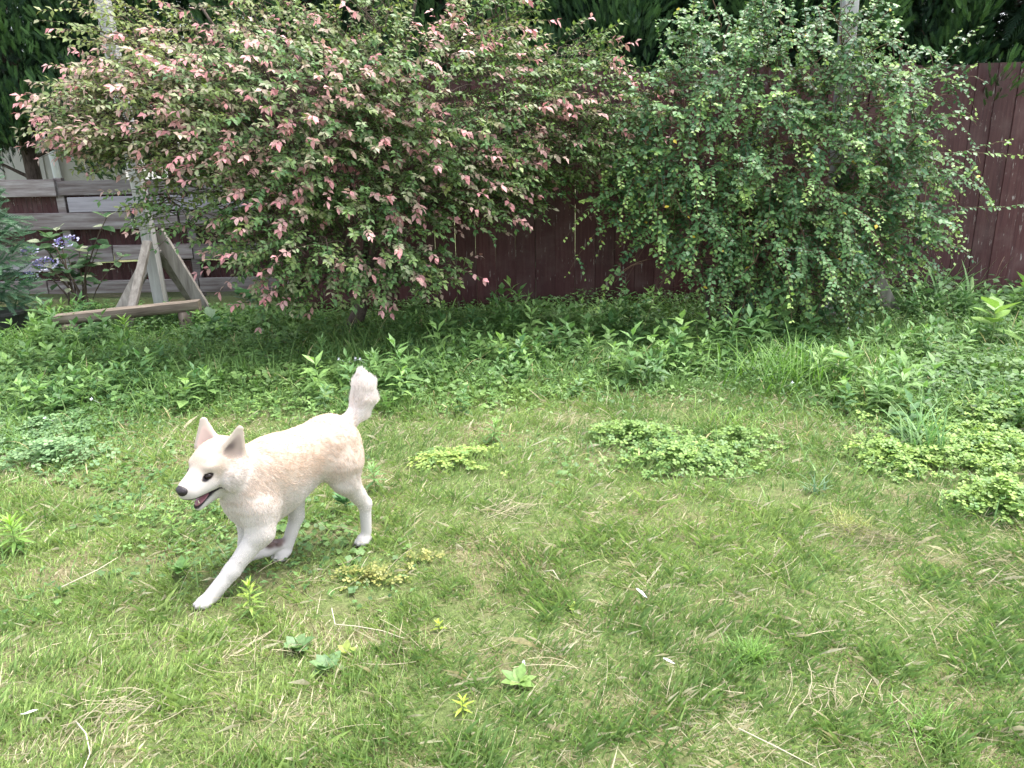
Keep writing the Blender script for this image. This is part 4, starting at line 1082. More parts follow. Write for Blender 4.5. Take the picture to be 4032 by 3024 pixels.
# feathery shrub at the left edge, growing behind the planter
def feathery():
    x0, y0 = -4.62, 6.55
    e = tag(empty('feathery_shrub', (x0, y0, 0)), 'fine-leaved feathery green shrub cut by the left edge', 'shrub')
    rg = np.random.default_rng(31)
    for i in range(6):
        b = MB(); en = np.array([rg.normal(0, .22), rg.normal(0, .15), rg.uniform(.8, 1.5)]); b.tube(np.array([(0, 0, 0), en * .5 + (0, 0, .1), en]), [.014, .009, .004], 6); b.build('stem', M_bark, e, smooth=True)
    n = 2300
    zz = rg.uniform(.18, 1.55, n); r = .50 * np.where(zz > 1.0, .72, 1.0) * rg.random(n) ** .5; a = rg.uniform(0, 6.28, n)
    P = np.stack([np.cos(a) * r, np.sin(a) * r, zz], 1)
    ax = unit(np.stack([np.cos(a), np.sin(a), rg.normal(.1, .35, n)], 1) + rg.normal(size=(n, 3)) * .3); nr = unit(np.array([0, -.3, 1.]) + rg.normal(size=(n, 3)) * .3)
    hv = rg.random((n, 1)); col = np.array([.045, .11, .06]) * (1 - hv) + np.array([.13, .24, .13]) * hv
    V, F, C = scatter(SPRAY, P, frames(ax, nr), rg.uniform(.08, .15, n), col)
    tag(obj('foliage', V, F, M_weed, e, C), kind='stuff')
feathery()

# tall leafy weeds and trailing vine leaves at the foot of the red fence, right
def fence_foot():
    rg = np.random.default_rng(77); n = 900
    x = rg.uniform(2.7, 5.4, n); y = 6.85 - .5 * rg.random(n) ** 1.5; z = rg.random(n) ** 1.3 * (.16 + .30 * vnoise(x, y, 2.2, 15))
    az = rg.uniform(0, 6.28, n); ax = np.stack([np.cos(az), np.sin(az), rg.uniform(-.3, .3, n)], 1); nr = unit(np.array([0, -.5, 1.]) + rg.normal(size=(n, 3)) * .4)
    hv = rg.random((n, 1)); col = np.array([.05, .12, .04]) * (1 - hv) + np.array([.13, .24, .08]) * hv
    V, F, C = scatter(LEAF_WIDE, np.stack([x, y, z + .02], 1), frames(ax, nr), rg.uniform(.035, .075, n), col)
    tag(obj('fence_foot_weeds', V, F, M_weed, None, C), 'leafy weeds piled along the foot of the red fence at right', 'weeds', kind='stuff')
fence_foot()

# ------------------------------------------------------------------ feathers, fallen stalks, tiny white flowers
M_feather = plain('white_feather', (.80, .82, .82), .8)
def feather(label, x, y, L, az, up=.2):
    z = float(gz(x, y)) + .03
    e = tag(empty('feather', (x, y, z), az), label, 'feather', 'white feathers on the lawn')
    t = np.linspace(0, 1, 9); w = .16 * L * np.sin(np.pi * np.clip(t * .95 + .03, 0, 1)) ** .6
    P = np.stack([t * L - L / 2, .12 * L * t ** 2, up * L * t - .35 * L * up * t ** 2], 1)
    V = np.concatenate([P + np.stack([0 * t, w, .15 * w], 1), P, P + np.stack([-.1 * w, -w * .8, .12 * w], 1)])
    n = 9; F = [(i, i + 1, n + i + 1, n + i) for i in range(n - 1)] + [(n + i, n + i + 1, 2 * n + i + 1, 2 * n + i) for i in range(n - 1)]
    obj('vane', V, F, M_feather, e)
    b = MB(); b.tube(np.concatenate([[P[0] - (.18 * L, 0, 0)], P]) + (0, 0, .001), np.linspace(.0012, .0004, 10), 5); b.build('shaft', M_feather, e)
feather('white feather in the lawn right of centre', .413, 2.24, .038, 2.2, .6)
feather('small white feather lower in the lawn, below the first', .43, 1.88, .028, 2.5, .4)
feather('pale feather near the bottom left corner', -1.315, 1.74, .034, .2, .2)
feather('small white feather beside the plantain at bottom centre', .018, 1.88, .028, 1.4, .9)
M_stalk = plain('dry_stalk', (.46, .41, .30), .8)
def stalk(label, pts, r):
    P = np.array([(x, y, gz(x, y) + h) for x, y, h in pts]); b0 = P[0].copy()
    b = MB(); b.tube(P - b0, np.linspace(r, r * .5, len(P)), 6); o = b.build('dry_stalk', M_stalk, None, smooth=True); o.location = b0
    tag(o, label, 'stalk', 'dry stalks lying on the lawn')
stalk('long bent dry stalk lying right of the plantain rosettes', [(-.60, 2.19, .045), (-.575, 2.12, .03), (-.50, 2.10, .035), (-.42, 2.08, .03), (-.345, 2.04, .025)], .0019)
stalk('pale dry stalk reaching the bottom edge at lower left', [(-1.17, 1.70, .03), (-1.11, 1.64, .04), (-1.07, 1.58, .03), (-1.05, 1.48, .03)], .0022)
stalk('short dry stalk left of the dog\'s paw', [(-1.55, 2.33, .05), (-1.49, 2.45, .04), (-1.45, 2.52, .05)], .002)
stalk('thin dry stalk at the bottom right', [(.55, 1.60, .04), (.63, 1.54, .035), (.70, 1.48, .03)], .0018)
stalk('dark curled stalk in the lawn at the centre', [(.10, 2.42, .03), (.13, 2.40, .045), (.15, 2.36, .03)], .0025)
M_petal = plain('white_petal', (.82, .80, .84), .7)
fme = None
rg_ = np.random.default_rng(3)
def flower_mesh():
    V = [(0, 0, .002)]; F = []
    for k in range(4):
        a = k * 1.57; V += [(.006 * math.cos(a - .5), .006 * math.sin(a - .5), .003), (.011 * math.cos(a), .011 * math.sin(a), .005), (.006 * math.cos(a + .5), .006 * math.sin(a + .5), .003)]; F += [(0, 3 * k + 1, 3 * k + 2, 3 * k + 3)]
    b = MB(); b.add(V, F); b.tube([(0, 0, 0), (.002, 0, -.05), (0, 0, -.10)], .0008, 4, cap=False)
    return b
fm = make_mesh('tiny_white_flower', np.array(flower_mesh().v), flower_mesh().f, M_petal)
FL = [(-1.13, 4.9, .15, 'tiny white flower, leftmost of the four left of the dog\'s tail'), (-1.06, 4.87, .14, 'tiny white flower, second from left of the four beside the dog\'s tail'), (-1.02, 4.9, .15, 'tiny white flower, third of the four beside the dog\'s tail'), (-.99, 4.88, .15, 'tiny white flower, nearest the dog\'s tail of the four'),
      (2.53, 5.65, .10, 'tiny white flower under the right side of the glossy shrub'), (3.32, 5.4, .12, 'tiny white flower beside the large-leaved plant at right'), (2.78, 4.8, .09, 'tiny white flower in the weeds above the right clover patch'), (.02, 5.2, .09, 'tiny white flower below the dark gap in the fence'),
      (.66, 5.0, .10, 'tiny white flower beside the star-leaved weed at centre'), (-2.45, 4.3, .10, 'tiny white flower above the left clover patch'), (-2.55, 4.0, .09, 'tiny white flower inside the left clover patch'), (1.65, 4.35, .10, 'tiny white flower by the arching grass clump')]
for (x, y, h, lab) in FL:
    o = link(bpy.data.objects.new('tiny_white_flower', fm)); o.location = (x, y, float(gz(x, y)) + h); o.rotation_euler = (.9, rg_.normal(0, .3), rg_.normal(0, .4)); s = rg_.uniform(.8, 1.2); o.scale = (s, s, s)
    tag(o, lab, 'flower', 'tiny white weed flowers')
# ------------------------------------------------------------------ the dog: one continuous body grown from blended muscle volumes
# dog frame: u forward, l to the dog's left, z up; placed in the yard by D_ORG / D_FWD
D_ORG = np.array([-.640, 2.736, 0.0]); D_FWD = unit(np.array([-.744, -.668, 0.])); D_LEFT = np.array([-D_FWD[1], D_FWD[0], 0.])
def rot_zyx(y, p, r):
    cy_, sy = math.cos(y), math.sin(y); cp, sp = math.cos(p), math.sin(p); cr, sr = math.cos(r), math.sin(r)
    return np.array([[cy_, -sy, 0], [sy, cy_, 0], [0, 0, 1]]) @ np.array([[cp, 0, sp], [0, 1, 0], [-sp, 0, cp]]) @ np.array([[1, 0, 0], [0, cr, -sr], [0, sr, cr]])
HEAD_P = np.array([.484, .000, .460]); HEAD_M = rot_zyx(math.radians(20.4), math.radians(7.6), math.radians(-4.6)); HEAD_S = 1.10
def hd(p): return HEAD_P + HEAD_M @ (np.array(p, float) * HEAD_S)
def hv(v): return HEAD_M @ np.array(v, float)

CREAM = np.array([.415, .320, .250]); LIGHT = np.array([.425, .352, .295]); WHITE = np.array([.445, .412, .392]); PAD = np.array([.10, .06, .055]); DARK = np.array([.018, .014, .016])
PR = []   # primitives
def cone(a, b, r1, r2, k, col, flow, fl, flat=None):
    PR.append(dict(t='c', a=np.array(a, float), b=np.array(b, float), r1=r1, r2=r2, k=k, col=np.array(col), flow=unit(np.array(flow, float)), fl=fl, flat=flat))
def ell(c, r, k, col, flow, fl, M=None):
    PR.append(dict(t='e', c=np.array(c, float), r=np.array(r, float), M=np.eye(3) if M is None else M, k=k, col=np.array(col), flow=unit(np.array(flow, float)), fl=fl))

def pitch(a): return rot_zyx(0, a, 0)
# trunk
ell((.322, 0, .335), (.155, .090, .142), .03, LIGHT, (-1, 0, -.45), .013, pitch(.25))
ell((.374, 0, .300), (.086, .078, .112), .05, WHITE, (-.5, 0, -1), .018, pitch(.3))
cone((.265, 0, .395), (.070, 0, .418), .104, .098, .06, CREAM, (-1, 0, -.35), .012)
ell((.310, 0, .418), (.10, .066, .060), .05, CREAM, (-1, 0, -.3), .016)
ell((.050, 0, .410), (.085, .090, .102), .05, CREAM, (-.8, 0, -.7), .013)
cone((.25, 0, .325), (.12, 0, .375), .085, .070, .05, WHITE, (-1, 0, -.3), .012)
# shoulders and upper arms
ell((.385, .064, .325), (.056, .044, .098), .045, LIGHT, (-.4, 0, -1), .015, pitch(.35))
ell((.385, -.064, .325), (.056, .044, .098), .045, LIGHT, (-.4, 0, -1), .015, pitch(.35))
# neck and ruff
cone((.340, 0, .378), (.448, .000, .436), .090, .064, .035, LIGHT, (-.75, 0, -.75), .022)
ell((.398, .0, .348), (.052, .054, .074), .022, WHITE, (-.3, 0, -1), .024)
ell((.368, .026, .392), (.044, .072, .080), .007, LIGHT, (-.7, .1, -.7), .026)
# near foreleg stretched forward
LFe, LFw, LFp = (.395, .085, .205), (.505, .072, .095), (.580, .068, .032)
cone((.388, .074, .285), LFe, .055, .044, .04, LIGHT, (0, 0, -1), .012)
cone(LFe, LFw, .040, .0265, .025, WHITE, (.6, 0, -.8), .008)
cone(LFw, LFp, .0275, .0255, .018, WHITE, (.7, 0, -.7), .006)
ell((.600, .066, .020), (.036, .027, .019), .014, WHITE, (1, 0, -.3), .004)
LF_T = []
for i, (du, dl) in enumerate(((.612, .045), (.627, .059), (.627, .076), (.612, .090))):
    ell((du, dl, .014), (.021, .0090, .0135), .003, WHITE, (1, 0, -.3), .003); LF_T.append(((du + .017, dl, .010), (1, 0, -.45)))
# far foreleg folded back at the wrist
RFe, RFw = (.365, -.070, .190), (.405, -.060, .062)
cone((.385, -.075, .29), RFe, .062, .045, .045, LIGHT, (0, 0, -1), .012)
cone(RFe, RFw, .040, .027, .03, WHITE, (.2, 0, -1), .008)
cone(RFw, (.325, -.052, .050), .026, .023, .018, WHITE, (-1, 0, 0), .005)
ell((.298, -.050, .056), (.032, .025, .019), .012, WHITE, (-1, 0, .2), .004)
for (du, dl) in ((.285, -.070), (.272, -.058), (.272, -.043), (.285, -.031)):
    ell((du, dl, .060), (.017, .009, .012), .005, WHITE, (-1, 0, .3), .003)
ell((.312, -.046, .075), (.016, .017, .009), .003, PAD, (-1, 0, 0), .0)
for (du, dl) in ((.288, -.068), (.276, -.057), (.276, -.044), (.288, -.032)):
    ell((du, dl + .003, .073), (.011, .0075, .007), .002, PAD, (-1, 0, 0), .0)
# near hind leg, trailing
ell((.050, .062, .385), (.078, .048, .105), .045, LIGHT, (-.3, 0, -1), .014, pitch(-.15))
cone((.046, .066, .345), (.050, .072, .280), .066, .043, .045, LIGHT, (-.2, 0, -1), .015)
cone((.044, .074, .282), (-.022, .076, .168), .043, .026, .03, LIGHT, (-.4, 0, -1), .010)
cone((-.024, .076, .166), (-.022, .074, .050), .0235, .0200, .015, WHITE, (0, 0, -1), .005)
ell((-.010, .073, .023), (.032, .025, .022), .012, WHITE, (1, 0, -.5), .004)
LH_T = []
for (du, dl) in ((.000, .053), (.012, .066), (.012, .081), (.000, .093)):
    ell((du, dl, .014), (.020, .0088, .0135), .003, WHITE, (1, 0, -.3), .003); LH_T.append(((du + .016, dl, .009), (1, 0, -.4)))
# far hind leg, reaching under the belly
ell((.065, -.062, .385), (.080, .046, .10), .045, LIGHT, (-.3, 0, -1), .012)
cone((.085, -.064, .345), (.192, -.056, .275), .066, .048, .045, LIGHT, (.5, 0, -.8), .010)
cone((.192, -.056, .275), (.198, -.048, .150), .045, .027, .03, WHITE, (-.2, 0, -1), .008)
cone((.197, -.048, .150), (.248, -.044, .050), .0265, .0225, .015, WHITE, (.5, 0, -.8), .005)
ell((.270, -.043, .024), (.035, .0265, .021), .012, WHITE, (1, 0, -.5), .004)
RH_T = []
for (du, dl) in ((.282, -.064), (.296, -.051), (.296, -.035), (.282, -.022)):
    ell((du, dl, .014), (.021, .0090, .0135), .003, WHITE, (1, 0, -.3), .003); RH_T.append(((du + .017, dl, .009), (1, 0, -.4)))
# tail, carried up and bushy
TP = [(.010, 0, .465), (-.032, 0, .482), (-.074, 0, .510), (-.098, .002, .556), (-.102, .003, .604), (-.094, .003, .645)]
TR = [.025, .026, .033, .041, .037, .015]
for i in range(5):
    d_ = np.array(TP[i + 1]) - np.array(TP[i]); cone(TP[i], TP[i + 1], TR[i], TR[i + 1], .02, (LIGHT * .4 + WHITE * .7) if i < 1 else WHITE * 1.18, d_ + np.array([-.25, 0, -.02]) * np.linalg.norm(d_), .038 if i > 1 else .020)
# head
def hell(c, r, k, col, flow, fl, M=None): ell(hd(c), np.array(r) * HEAD_S, k, col, hv(flow), fl, HEAD_M if M is None else HEAD_M @ M)
def hcone(a, b, r1, r2, k, col, flow, fl): cone(hd(a), hd(b), r1 * HEAD_S, r2 * HEAD_S, k, col, hv(flow), fl)
hell((-.020, 0, .006), (.078, .070, .070), .03, CREAM, (-1, 0, .1), .011)
hell((.025, 0, .018), (.048, .050, .044), .025, CREAM, (-1, 0, .35), .008)
for s in (-1, 1):
    hell((-.020, s * .056, -.034), (.058, .038, .054), .007, WHITE, (-.8, s * .35, -.5), .022)
    hell((.046, s * .030, .026), (.020, .018, .013), .014, LIGHT, (-1, 0, .3), .004)
    hcone((.050, s * .025, -.030), (.106, s * .012, -.036), .024, .020, .012, WHITE, (-1, s * .2, -.1), .003)
hcone((.035, 0, .000), (.112, 0, -.020), .040, .026, .020, LIGHT, (-1, 0, .2), .003)
hcone((.050, 0, -.018), (.111, 0, -.030), .044, .031, .015, WHITE, (-1, 0, 0), .003)
hcone((-.035, 0, -.052), (.020, 0, -.066), .052, .034, .03, WHITE, (-.7, 0, -.6), .012)
hcone((.010, 0, -.068), (.090, 0, -.098), .036, .0150, .012, WHITE, (-1, 0, -.2), .003)
# ears: flattened cones with a hollow scooped out of the front
EARS = [(-1, np.array([.85, .42, .10])), (1, np.array([.34, .92, .12]))]
EAR_CUT = []
for s, nrm in EARS:
    a = np.array([-.026, s * .050, .042]); b = np.array([-.044, s * .070, .110]) if s < 0 else np.array([-.052, s * .069, .110])
    nw = unit(hv(nrm)); aw, bw = hd(a), hd(b); ax = unit(bw - aw); nw = unit(nw - ax * (nw @ ax)); 
    cone(aw, bw, .050, .016, .012, LIGHT, bw - aw, .004, flat=(nw, .30))
    PR[-1]['ear'] = s
    EAR_CUT.append((aw + nw * .0165 + ax * .010, bw + nw * .0105 - ax * .006, .037, .008, nw))

def sdf(p, P):
    if p['t'] == 'e':
        q = (P - p['c']) @ p['M'] / p['r']; k0 = np.linalg.norm(q, axis=-1); k1 = np.linalg.norm(q / p['r'], axis=-1)
        return k0 * (k0 - 1) / np.maximum(k1, 1e-6)
    ba = p['b'] - p['a']; pa = P - p['a']
    t = np.clip(pa @ ba / (ba @ ba), 0, 1); w = pa - t[..., None] * ba
    r = p['r1'] + (p['r2'] - p['r1']) * t
    if p['flat'] is not None:
        nv, fs = p['flat']; wn_ = w @ nv; w = w + (wn_ * (1 / fs - 1))[..., None] * nv
        return (np.linalg.norm(w, axis=-1) - r) * .55
    return np.linalg.norm(w, axis=-1) - r
def bounds(p, pad):
    if p['t'] == 'e':
        e_ = np.sqrt(((p['M'] * p['r']) ** 2).sum(1)); return p['c'] - e_ - pad, p['c'] + e_ + pad
    lo = np.minimum(p['a'] - p['r1'], p['b'] - p['r2']); hi = np.maximum(p['a'] + p['r1'], p['b'] + p['r2']); return lo - pad, hi + pad

def dog_body(h=.0040):
    lo = np.array([-.16, -.16, -.02]); hi_ = np.array([.68, .18, .70]); N = np.ceil((hi_ - lo) / h).astype(int)
    F = np.full(N, .2, np.float32)
    axs = [lo[i] + h * np.arange(N[i]) for i in range(3)]
    def region(b0, b1):
        i0 = np.clip(np.floor((b0 - lo) / h).astype(int), 0, N); i1 = np.clip(np.ceil((b1 - lo) / h).astype(int) + 1, 0, N)
        sl_ = tuple(slice(a, b) for a, b in zip(i0, i1)); G = np.stack(np.meshgrid(*[axs[i][sl_[i]] for i in range(3)], indexing='ij'), -1)
        return sl_, G
    for p in PR:
        sl_, G = region(*bounds(p, p['k'] + .02)); d = sdf(p, G); c = F[sl_]; k = p['k']
        hh = np.clip(.5 + .5 * (c - d) / k, 0, 1); F[sl_] = c * (1 - hh) + d * hh - k * hh * (1 - hh)
    # open mouth: a wedge between the lips, hinged at the corner of the mouth
    M0 = hd((.043, 0, -.056)); up_n = hv(unit(np.array([-.07, 0, 1.]))); lo_n = hv(unit(np.array([-.55, 0, -1.])))
    sl_, G = region(hd((.09, 0, -.06)) - .08, hd((.09, 0, -.06)) + .08); c = F[sl_]
    dw = np.maximum((G - M0) @ up_n, (G - M0) @ lo_n); dw = np.maximum(dw, -((G - M0) @ hv((1, 0, 0))) + .0)
    F[sl_] = np.maximum(c, -dw)
    for (a, b, r1, r2, nw) in EAR_CUT:
        p = dict(t='c', a=a, b=b, r1=r1, r2=r2, flat=(nw, .30)); sl_, G = region(np.minimum(a, b) - .05, np.maximum(a, b) + .05)
        d = sdf(p, G); c = F[sl_]; F[sl_] = np.maximum(c, -d)
    for s in (-1, 1):
        ec = hd((.0665, s * .0380, .003)); sl_, G = region(ec - .02, ec + .02); F[sl_] = np.maximum(F[sl_], -(np.linalg.norm((G - ec) @ HEAD_M / np.array([1.15, 1, .70]), axis=-1) - .0115))
    # surface nets
    S = F < 0
    c8 = sum(S[a:N[0]-1+a, b:N[1]-1+b, c_:N[2]-1+c_].astype(np.int8) for a in (0, 1) for b in (0, 1) for c_ in (0, 1))
    act = (c8 > 0) & (c8 < 8); I = np.argwhere(act); idx = np.full(act.shape, -1, np.int64); idx[act] = np.arange(len(I))
    acc = np.zeros((len(I), 3)); cnt = np.zeros(len(I))
    cor = [(a, b, c_) for a in (0, 1) for b in (0, 1) for c_ in (0, 1)]
    for A in cor:
        for ax_ in range(3):
            if A[ax_]: continue
            B_ = list(A); B_[ax_] = 1
            fa = F[I[:, 0] + A[0], I[:, 1] + A[1], I[:, 2] + A[2]]; fb = F[I[:, 0] + B_[0], I[:, 1] + B_[1], I[:, 2] + B_[2]]
            x_ = (fa < 0) != (fb < 0); t = np.where(x_, fa / np.where(x_, fa - fb, 1), 0)
            pt = np.array(A, float)[None].repeat(len(I), 0); pt[:, ax_] = t
            acc += pt * x_[:, None]; cnt += x_
    V = (I + acc / cnt[:, None]) * h + lo
    Q = []
    for ax_ in range(3):
        o1, o2 = [(1, 2), (2, 0), (0, 1)][ax_]
        s0 = [slice(None)] * 3; s1 = [slice(None)] * 3; s0[ax_] = slice(0, -1); s1[ax_] = slice(1, None)
        ch = S[tuple(s0)] != S[tuple(s1)]
        E_ = np.argwhere(ch); E_ = E_[(E_[:, o1] > 0) & (E_[:, o2] > 0) & (E_[:, o1] < N[o1] - 1) & (E_[:, o2] < N[o2] - 1)]
        def cell(d1, d2):
            c_ = E_.copy(); c_[:, o1] -= d1; c_[:, o2] -= d2; return idx[c_[:, 0], c_[:, 1], c_[:, 2]]
        q_ = np.stack([cell(1, 1), cell(0, 1), cell(0, 0), cell(1, 0)], 1)
        ins = S[E_[:, 0], E_[:, 1], E_[:, 2]]; q_[~ins] = q_[~ins][:, ::-1]; Q.append(q_)
    Q = np.concatenate(Q)
    # light smoothing
    for _ in range(2):
        s_ = np.zeros_like(V); n_ = np.zeros(len(V))
        for a, b in ((0, 1), (1, 2), (2, 3), (3, 0)):
            np.add.at(s_, Q[:, a], V[Q[:, b]]); np.add.at(n_, Q[:, a], 1); np.add.at(s_, Q[:, b], V[Q[:, a]]); np.add.at(n_, Q[:, b], 1)
        V = V * .5 + .5 * s_ / np.maximum(n_, 1)[:, None]
    return V, Q, M0, up_n, lo_n

def dog():
    V, Q, M0, up_n, lo_n = dog_body()
    n = len(V)
    nf = np.cross(V[Q[:, 2]] - V[Q[:, 0]], V[Q[:, 3]] - V[Q[:, 1]]); NV = np.zeros_like(V)
    for k in range(4): np.add.at(NV, Q[:, k], nf)
    NV = unit(NV)
    W = np.stack([np.exp(-np.maximum(sdf(p, V), -.004) / (.0035 if p['fl'] == 0 else .011)) * (30 if p['fl'] == 0 else 1) for p in PR], 1); W /= W.sum(1, keepdims=True)
    col = W @ np.array([p['col'] for p in PR]); flow = unit(W @ np.array([p['flow'] for p in PR])); fl = W @ np.array([p['fl'] for p in PR])
    # coat: cream saddle fading to white on belly, chest and legs
    padw = W[:, [i for i, p in enumerate(PR) if p['fl'] == 0]].sum(1)[:, None]
    belly = (1 - padw) * (1 - sstep(V[:, 2], .24, .40))[:, None] * .75; col = col * (1 - belly) + WHITE * belly
    nz3 = (vnoise(V[:, 0] * 30, V[:, 2] * 40 + V[:, 1] * 20) - .5)[:, None]
    col = col * (1 + .05 * nz3)
    # locks of fur: small ridges combed along the lie of the coat
    lock = (vnoise(V[:, 0] * 55 + V[:, 1] * 40, V[:, 2] * 38 - V[:, 1] * 20) - .5) * .6 + (vnoise(V[:, 0] * 110 + V[:, 1] * 70, V[:, 2] * 80 + V[:, 0] * 30, 1, 9) - .5) * .4
    V = V + NV * (lock * np.clip(fl / .014, 0, 1.6) * .0026)[:, None]
    H = (V - HEAD_P) @ HEAD_M / HEAD_S
    bald = np.zeros(n)
    # mouth lining, lips, eyelids, ear hollows
    dm = np.maximum((V - M0) @ up_n, (V - M0) @ lo_n)
    lips = (1 - sstep(np.abs(dm), .0055, .0085)) * (H[:, 0] > .030) * (np.abs(H[:, 1]) < .06)
    lips = np.maximum(lips, ((dm < .003) & (H[:, 0] > .034) & (H[:, 2] < -.03) & (H[:, 2] > -.10) & (H[:, 0] < .14)).astype(float))
    lo_d = (V - M0) @ lo_n
    lips = np.maximum(lips, (lo_d > 0) * (1 - sstep(lo_d, .008, .0125)) * sstep(H[:, 0], .046, .058) * (H[:, 2] < -.05))
    inmouth = (dm > -.004) & (dm < .004) & (np.abs(H[:, 1]) < .018) & (H[:, 0] > .04)
    col = col * (1 - lips[:, None]) + DARK * lips[:, None]
    col[inmouth & (lips > .5)] = (.045, .018, .022)
    bald = np.maximum(bald, lips)
    for s in (-1, 1):
        q_ = H - np.array([.0685, s * .0390, .003]); q_[:, 2] = (q_[:, 2] + q_[:, 0] * .25) * 1.6; q_[:, 0] *= .85; r_ = np.linalg.norm(q_, axis=1)
        lid = 1 - sstep(r_, .0145, .0180); col = col * (1 - lid[:, None]) + DARK * lid[:, None]; bald = np.maximum(bald, 1 - sstep(r_, .014, .02))
        rim = (1 - sstep(r_, .016, .03)) * .35; col = col * (1 - rim[:, None]) + WHITE * rim[:, None] * 1.0 if False else col
    for far, (a, b, r1, r2, nw) in zip((True, False), EAR_CUT):
        p = dict(t='c', a=a, b=b, r1=r1, r2=r2, flat=(nw, .30)); d = sdf(p, V); axl = unit(b - a); tt = ((V - a) @ axl) / np.linalg.norm(b - a)
        hol = (1 - sstep(d, .0005, .0035)) * sstep(tt, -.45, -.1)
        skin = np.array([.52, .38, .33]) if far else np.array([.36, .28, .25])
        if not far:
            dk = (np.exp(-((tt - .22) / .30) ** 2) * sstep((V - a) @ np.cross(nw, axl), -.012, .012))[:, None]; skin = skin * (1 - .75 * dk) + np.array([.07, .05, .055]) * .75 * dk
        col = col * (1 - hol[:, None]) + skin * hol[:, None]; bald = np.maximum(bald, hol * .9)
    nosed = np.linalg.norm((H - np.array([.133, 0, -.022])) / np.array([1, 1.1, 1]), axis=1); bald = np.maximum(bald, 1 - sstep(nosed, .016, .026))
    whisk = (1 - sstep(np.linalg.norm(H - np.array([.112, 0, -.045]), axis=1), .01, .035))[:, None] * .12; col = col * (1 - whisk)
    pads = np.linalg.norm(col - PAD, axis=1) < .12; bald[pads] = 1
    e = tag(empty('dog', tuple(D_ORG - np.array([0, 0, .006]))), 'cream-white prick-eared dog trotting left across the lawn with its mouth open', 'dog')
    e.rotation_euler = (0, 0, math.atan2(D_FWD[1], D_FWD[0]))
    m, nn, ll = new_mat('dog_coat')
    at_ = nn.new('ShaderNodeAttribute'); at_.attribute_name = 'Col'
    p_ = nn.new('ShaderNodeBsdfPrincipled'); p_.inputs['Roughness'].default_value = .75; p_.inputs['Specular IOR Level'].default_value = .2
    ll.new(at_.outputs['Color'], p_.inputs['Base Color']); o_ = nn.new('ShaderNodeOutputMaterial'); ll.new(p_.outputs[0], o_.inputs['Surface'])
    obj('body', V, Q, m, e, col, True)
    M_eye = plain('dark_brown_eye', (.012, .007, .005), .22, .22); M_nose = noise_material('nose_leather', [(.3, (.014, .011, .013)), (.7, (.035, .026, .028))], (1, 1, 1), 260, rough=.45, bump=.3, spec=.35)
    M_tongue = noise_material('tongue', [(.3, (.20, .075, .095)), (.7, (.30, .13, .145))], (1, 1, 1), 120, rough=.4, bump=.2, spec=.4); M_claw = plain('dark_claw', (.05, .035, .03), .45); M_tooth = plain('tooth', (.72, .66, .52), .4)
    def ball(name, c, r, mat, M=None, ns=14, shape=None):
        th = np.linspace(0, math.pi, ns); ph = np.linspace(0, 2 * math.pi, ns * 2, endpoint=False)
        T_, P_ = np.meshgrid(th, ph, indexing='ij'); X_ = np.stack([np.sin(T_) * np.cos(P_), np.sin(T_) * np.sin(P_), np.cos(T_)], -1).reshape(-1, 3)
        if shape is not None: X_ = shape(X_)
        X_ = X_ * np.array(r)
        X_ = X_ @ (HEAD_M if M is None else M).T
        k = ns * 2; F_ = [(i * k + j, (i + 1) * k + j, (i + 1) * k + (j + 1) % k, i * k + (j + 1) % k) for i in range(ns - 1) for j in range(k)]
        o = obj(name, X_, F_, mat, e, None, True); o.location = tuple(c); return o
    for s in (-1, 1): ball('eye', hd((.0625, s * .0355, .0025)), (.0135, .0125, .0105), M_eye)
    def nose_shape(X):
        Y = X.copy(); Y[:, 1] *= 1 + .18 * Y[:, 2]; Y[:, 0] *= 1 - .25 * np.clip(-Y[:, 2], 0, 1)
        for s in (-1, 1):
            d = np.hypot(Y[:, 1] - s * .45, Y[:, 2] + .10); Y[:, 0] -= .20 * (1 - sstep(d, .12, .34)) * (Y[:, 0] > 0)
        return Y
    ball('nose', hd((.1315, 0, -.0200)), (.0200, .0240, .0195), M_nose, None, 22, nose_shape)
    def tongue_shape(X):
        Y = X.copy(); Y[:, 2] = Y[:, 2] * (1 - .4 * np.abs(Y[:, 1])) - .9 * (Y[:, 0] * .5 + .5) ** 2 * .25 - .35 * (1 - np.abs(Y[:, 1])) * .5; return Y
    tg_dir = rot_zyx(0, .42, 0)
    ball('tongue', hd((.074, .003, -.0735)), (.036, .0180, .0075), M_tongue, HEAD_M @ tg_dir, 16, tongue_shape)
    for s in (-1, 1):
        for (xx, zz, hh_) in ((.098, -.0475, -.011), (.070, -.049, -.006), (.060, -.051, -.006)):
            b = MB(); a0 = hd((xx, s * (.018 if xx > .09 else .024), zz)); a1 = hd((xx + .002, s * (.018 if xx > .09 else .024), zz + hh_)); b.tube([a0, a1], [.0032, .0008], 6); b.build('tooth', M_tooth, e, smooth=True)
        b = MB(); b.tube([hd((.094, s * .010, -.084)), hd((.098, s * .012, -.070))], [.003, .0008], 6); b.build('tooth', M_tooth, e, smooth=True)
    for toes in (LF_T, LH_T, RH_T):
        for c, d in toes:
            c = np.array(c); d = unit(np.array(d, float)); b = MB(); b.tube([c - d * .006, c + d * .006, c + d * .013 + (0, 0, -.004)], [.0042, .0036, .0010], 6); b.build('claw', M_claw, e, smooth=True)
    # fur
    rg = np.random.default_rng(99)
    T_ = np.concatenate([Q[:, [0, 1, 2]], Q[:, [0, 2, 3]]]); ar = np.linalg.norm(np.cross(V[T_[:, 1]] - V[T_[:, 0]], V[T_[:, 2]] - V[T_[:, 0]]), axis=1)
    wt = ar * (1 - bald[T_].mean(1)); nh = 110000
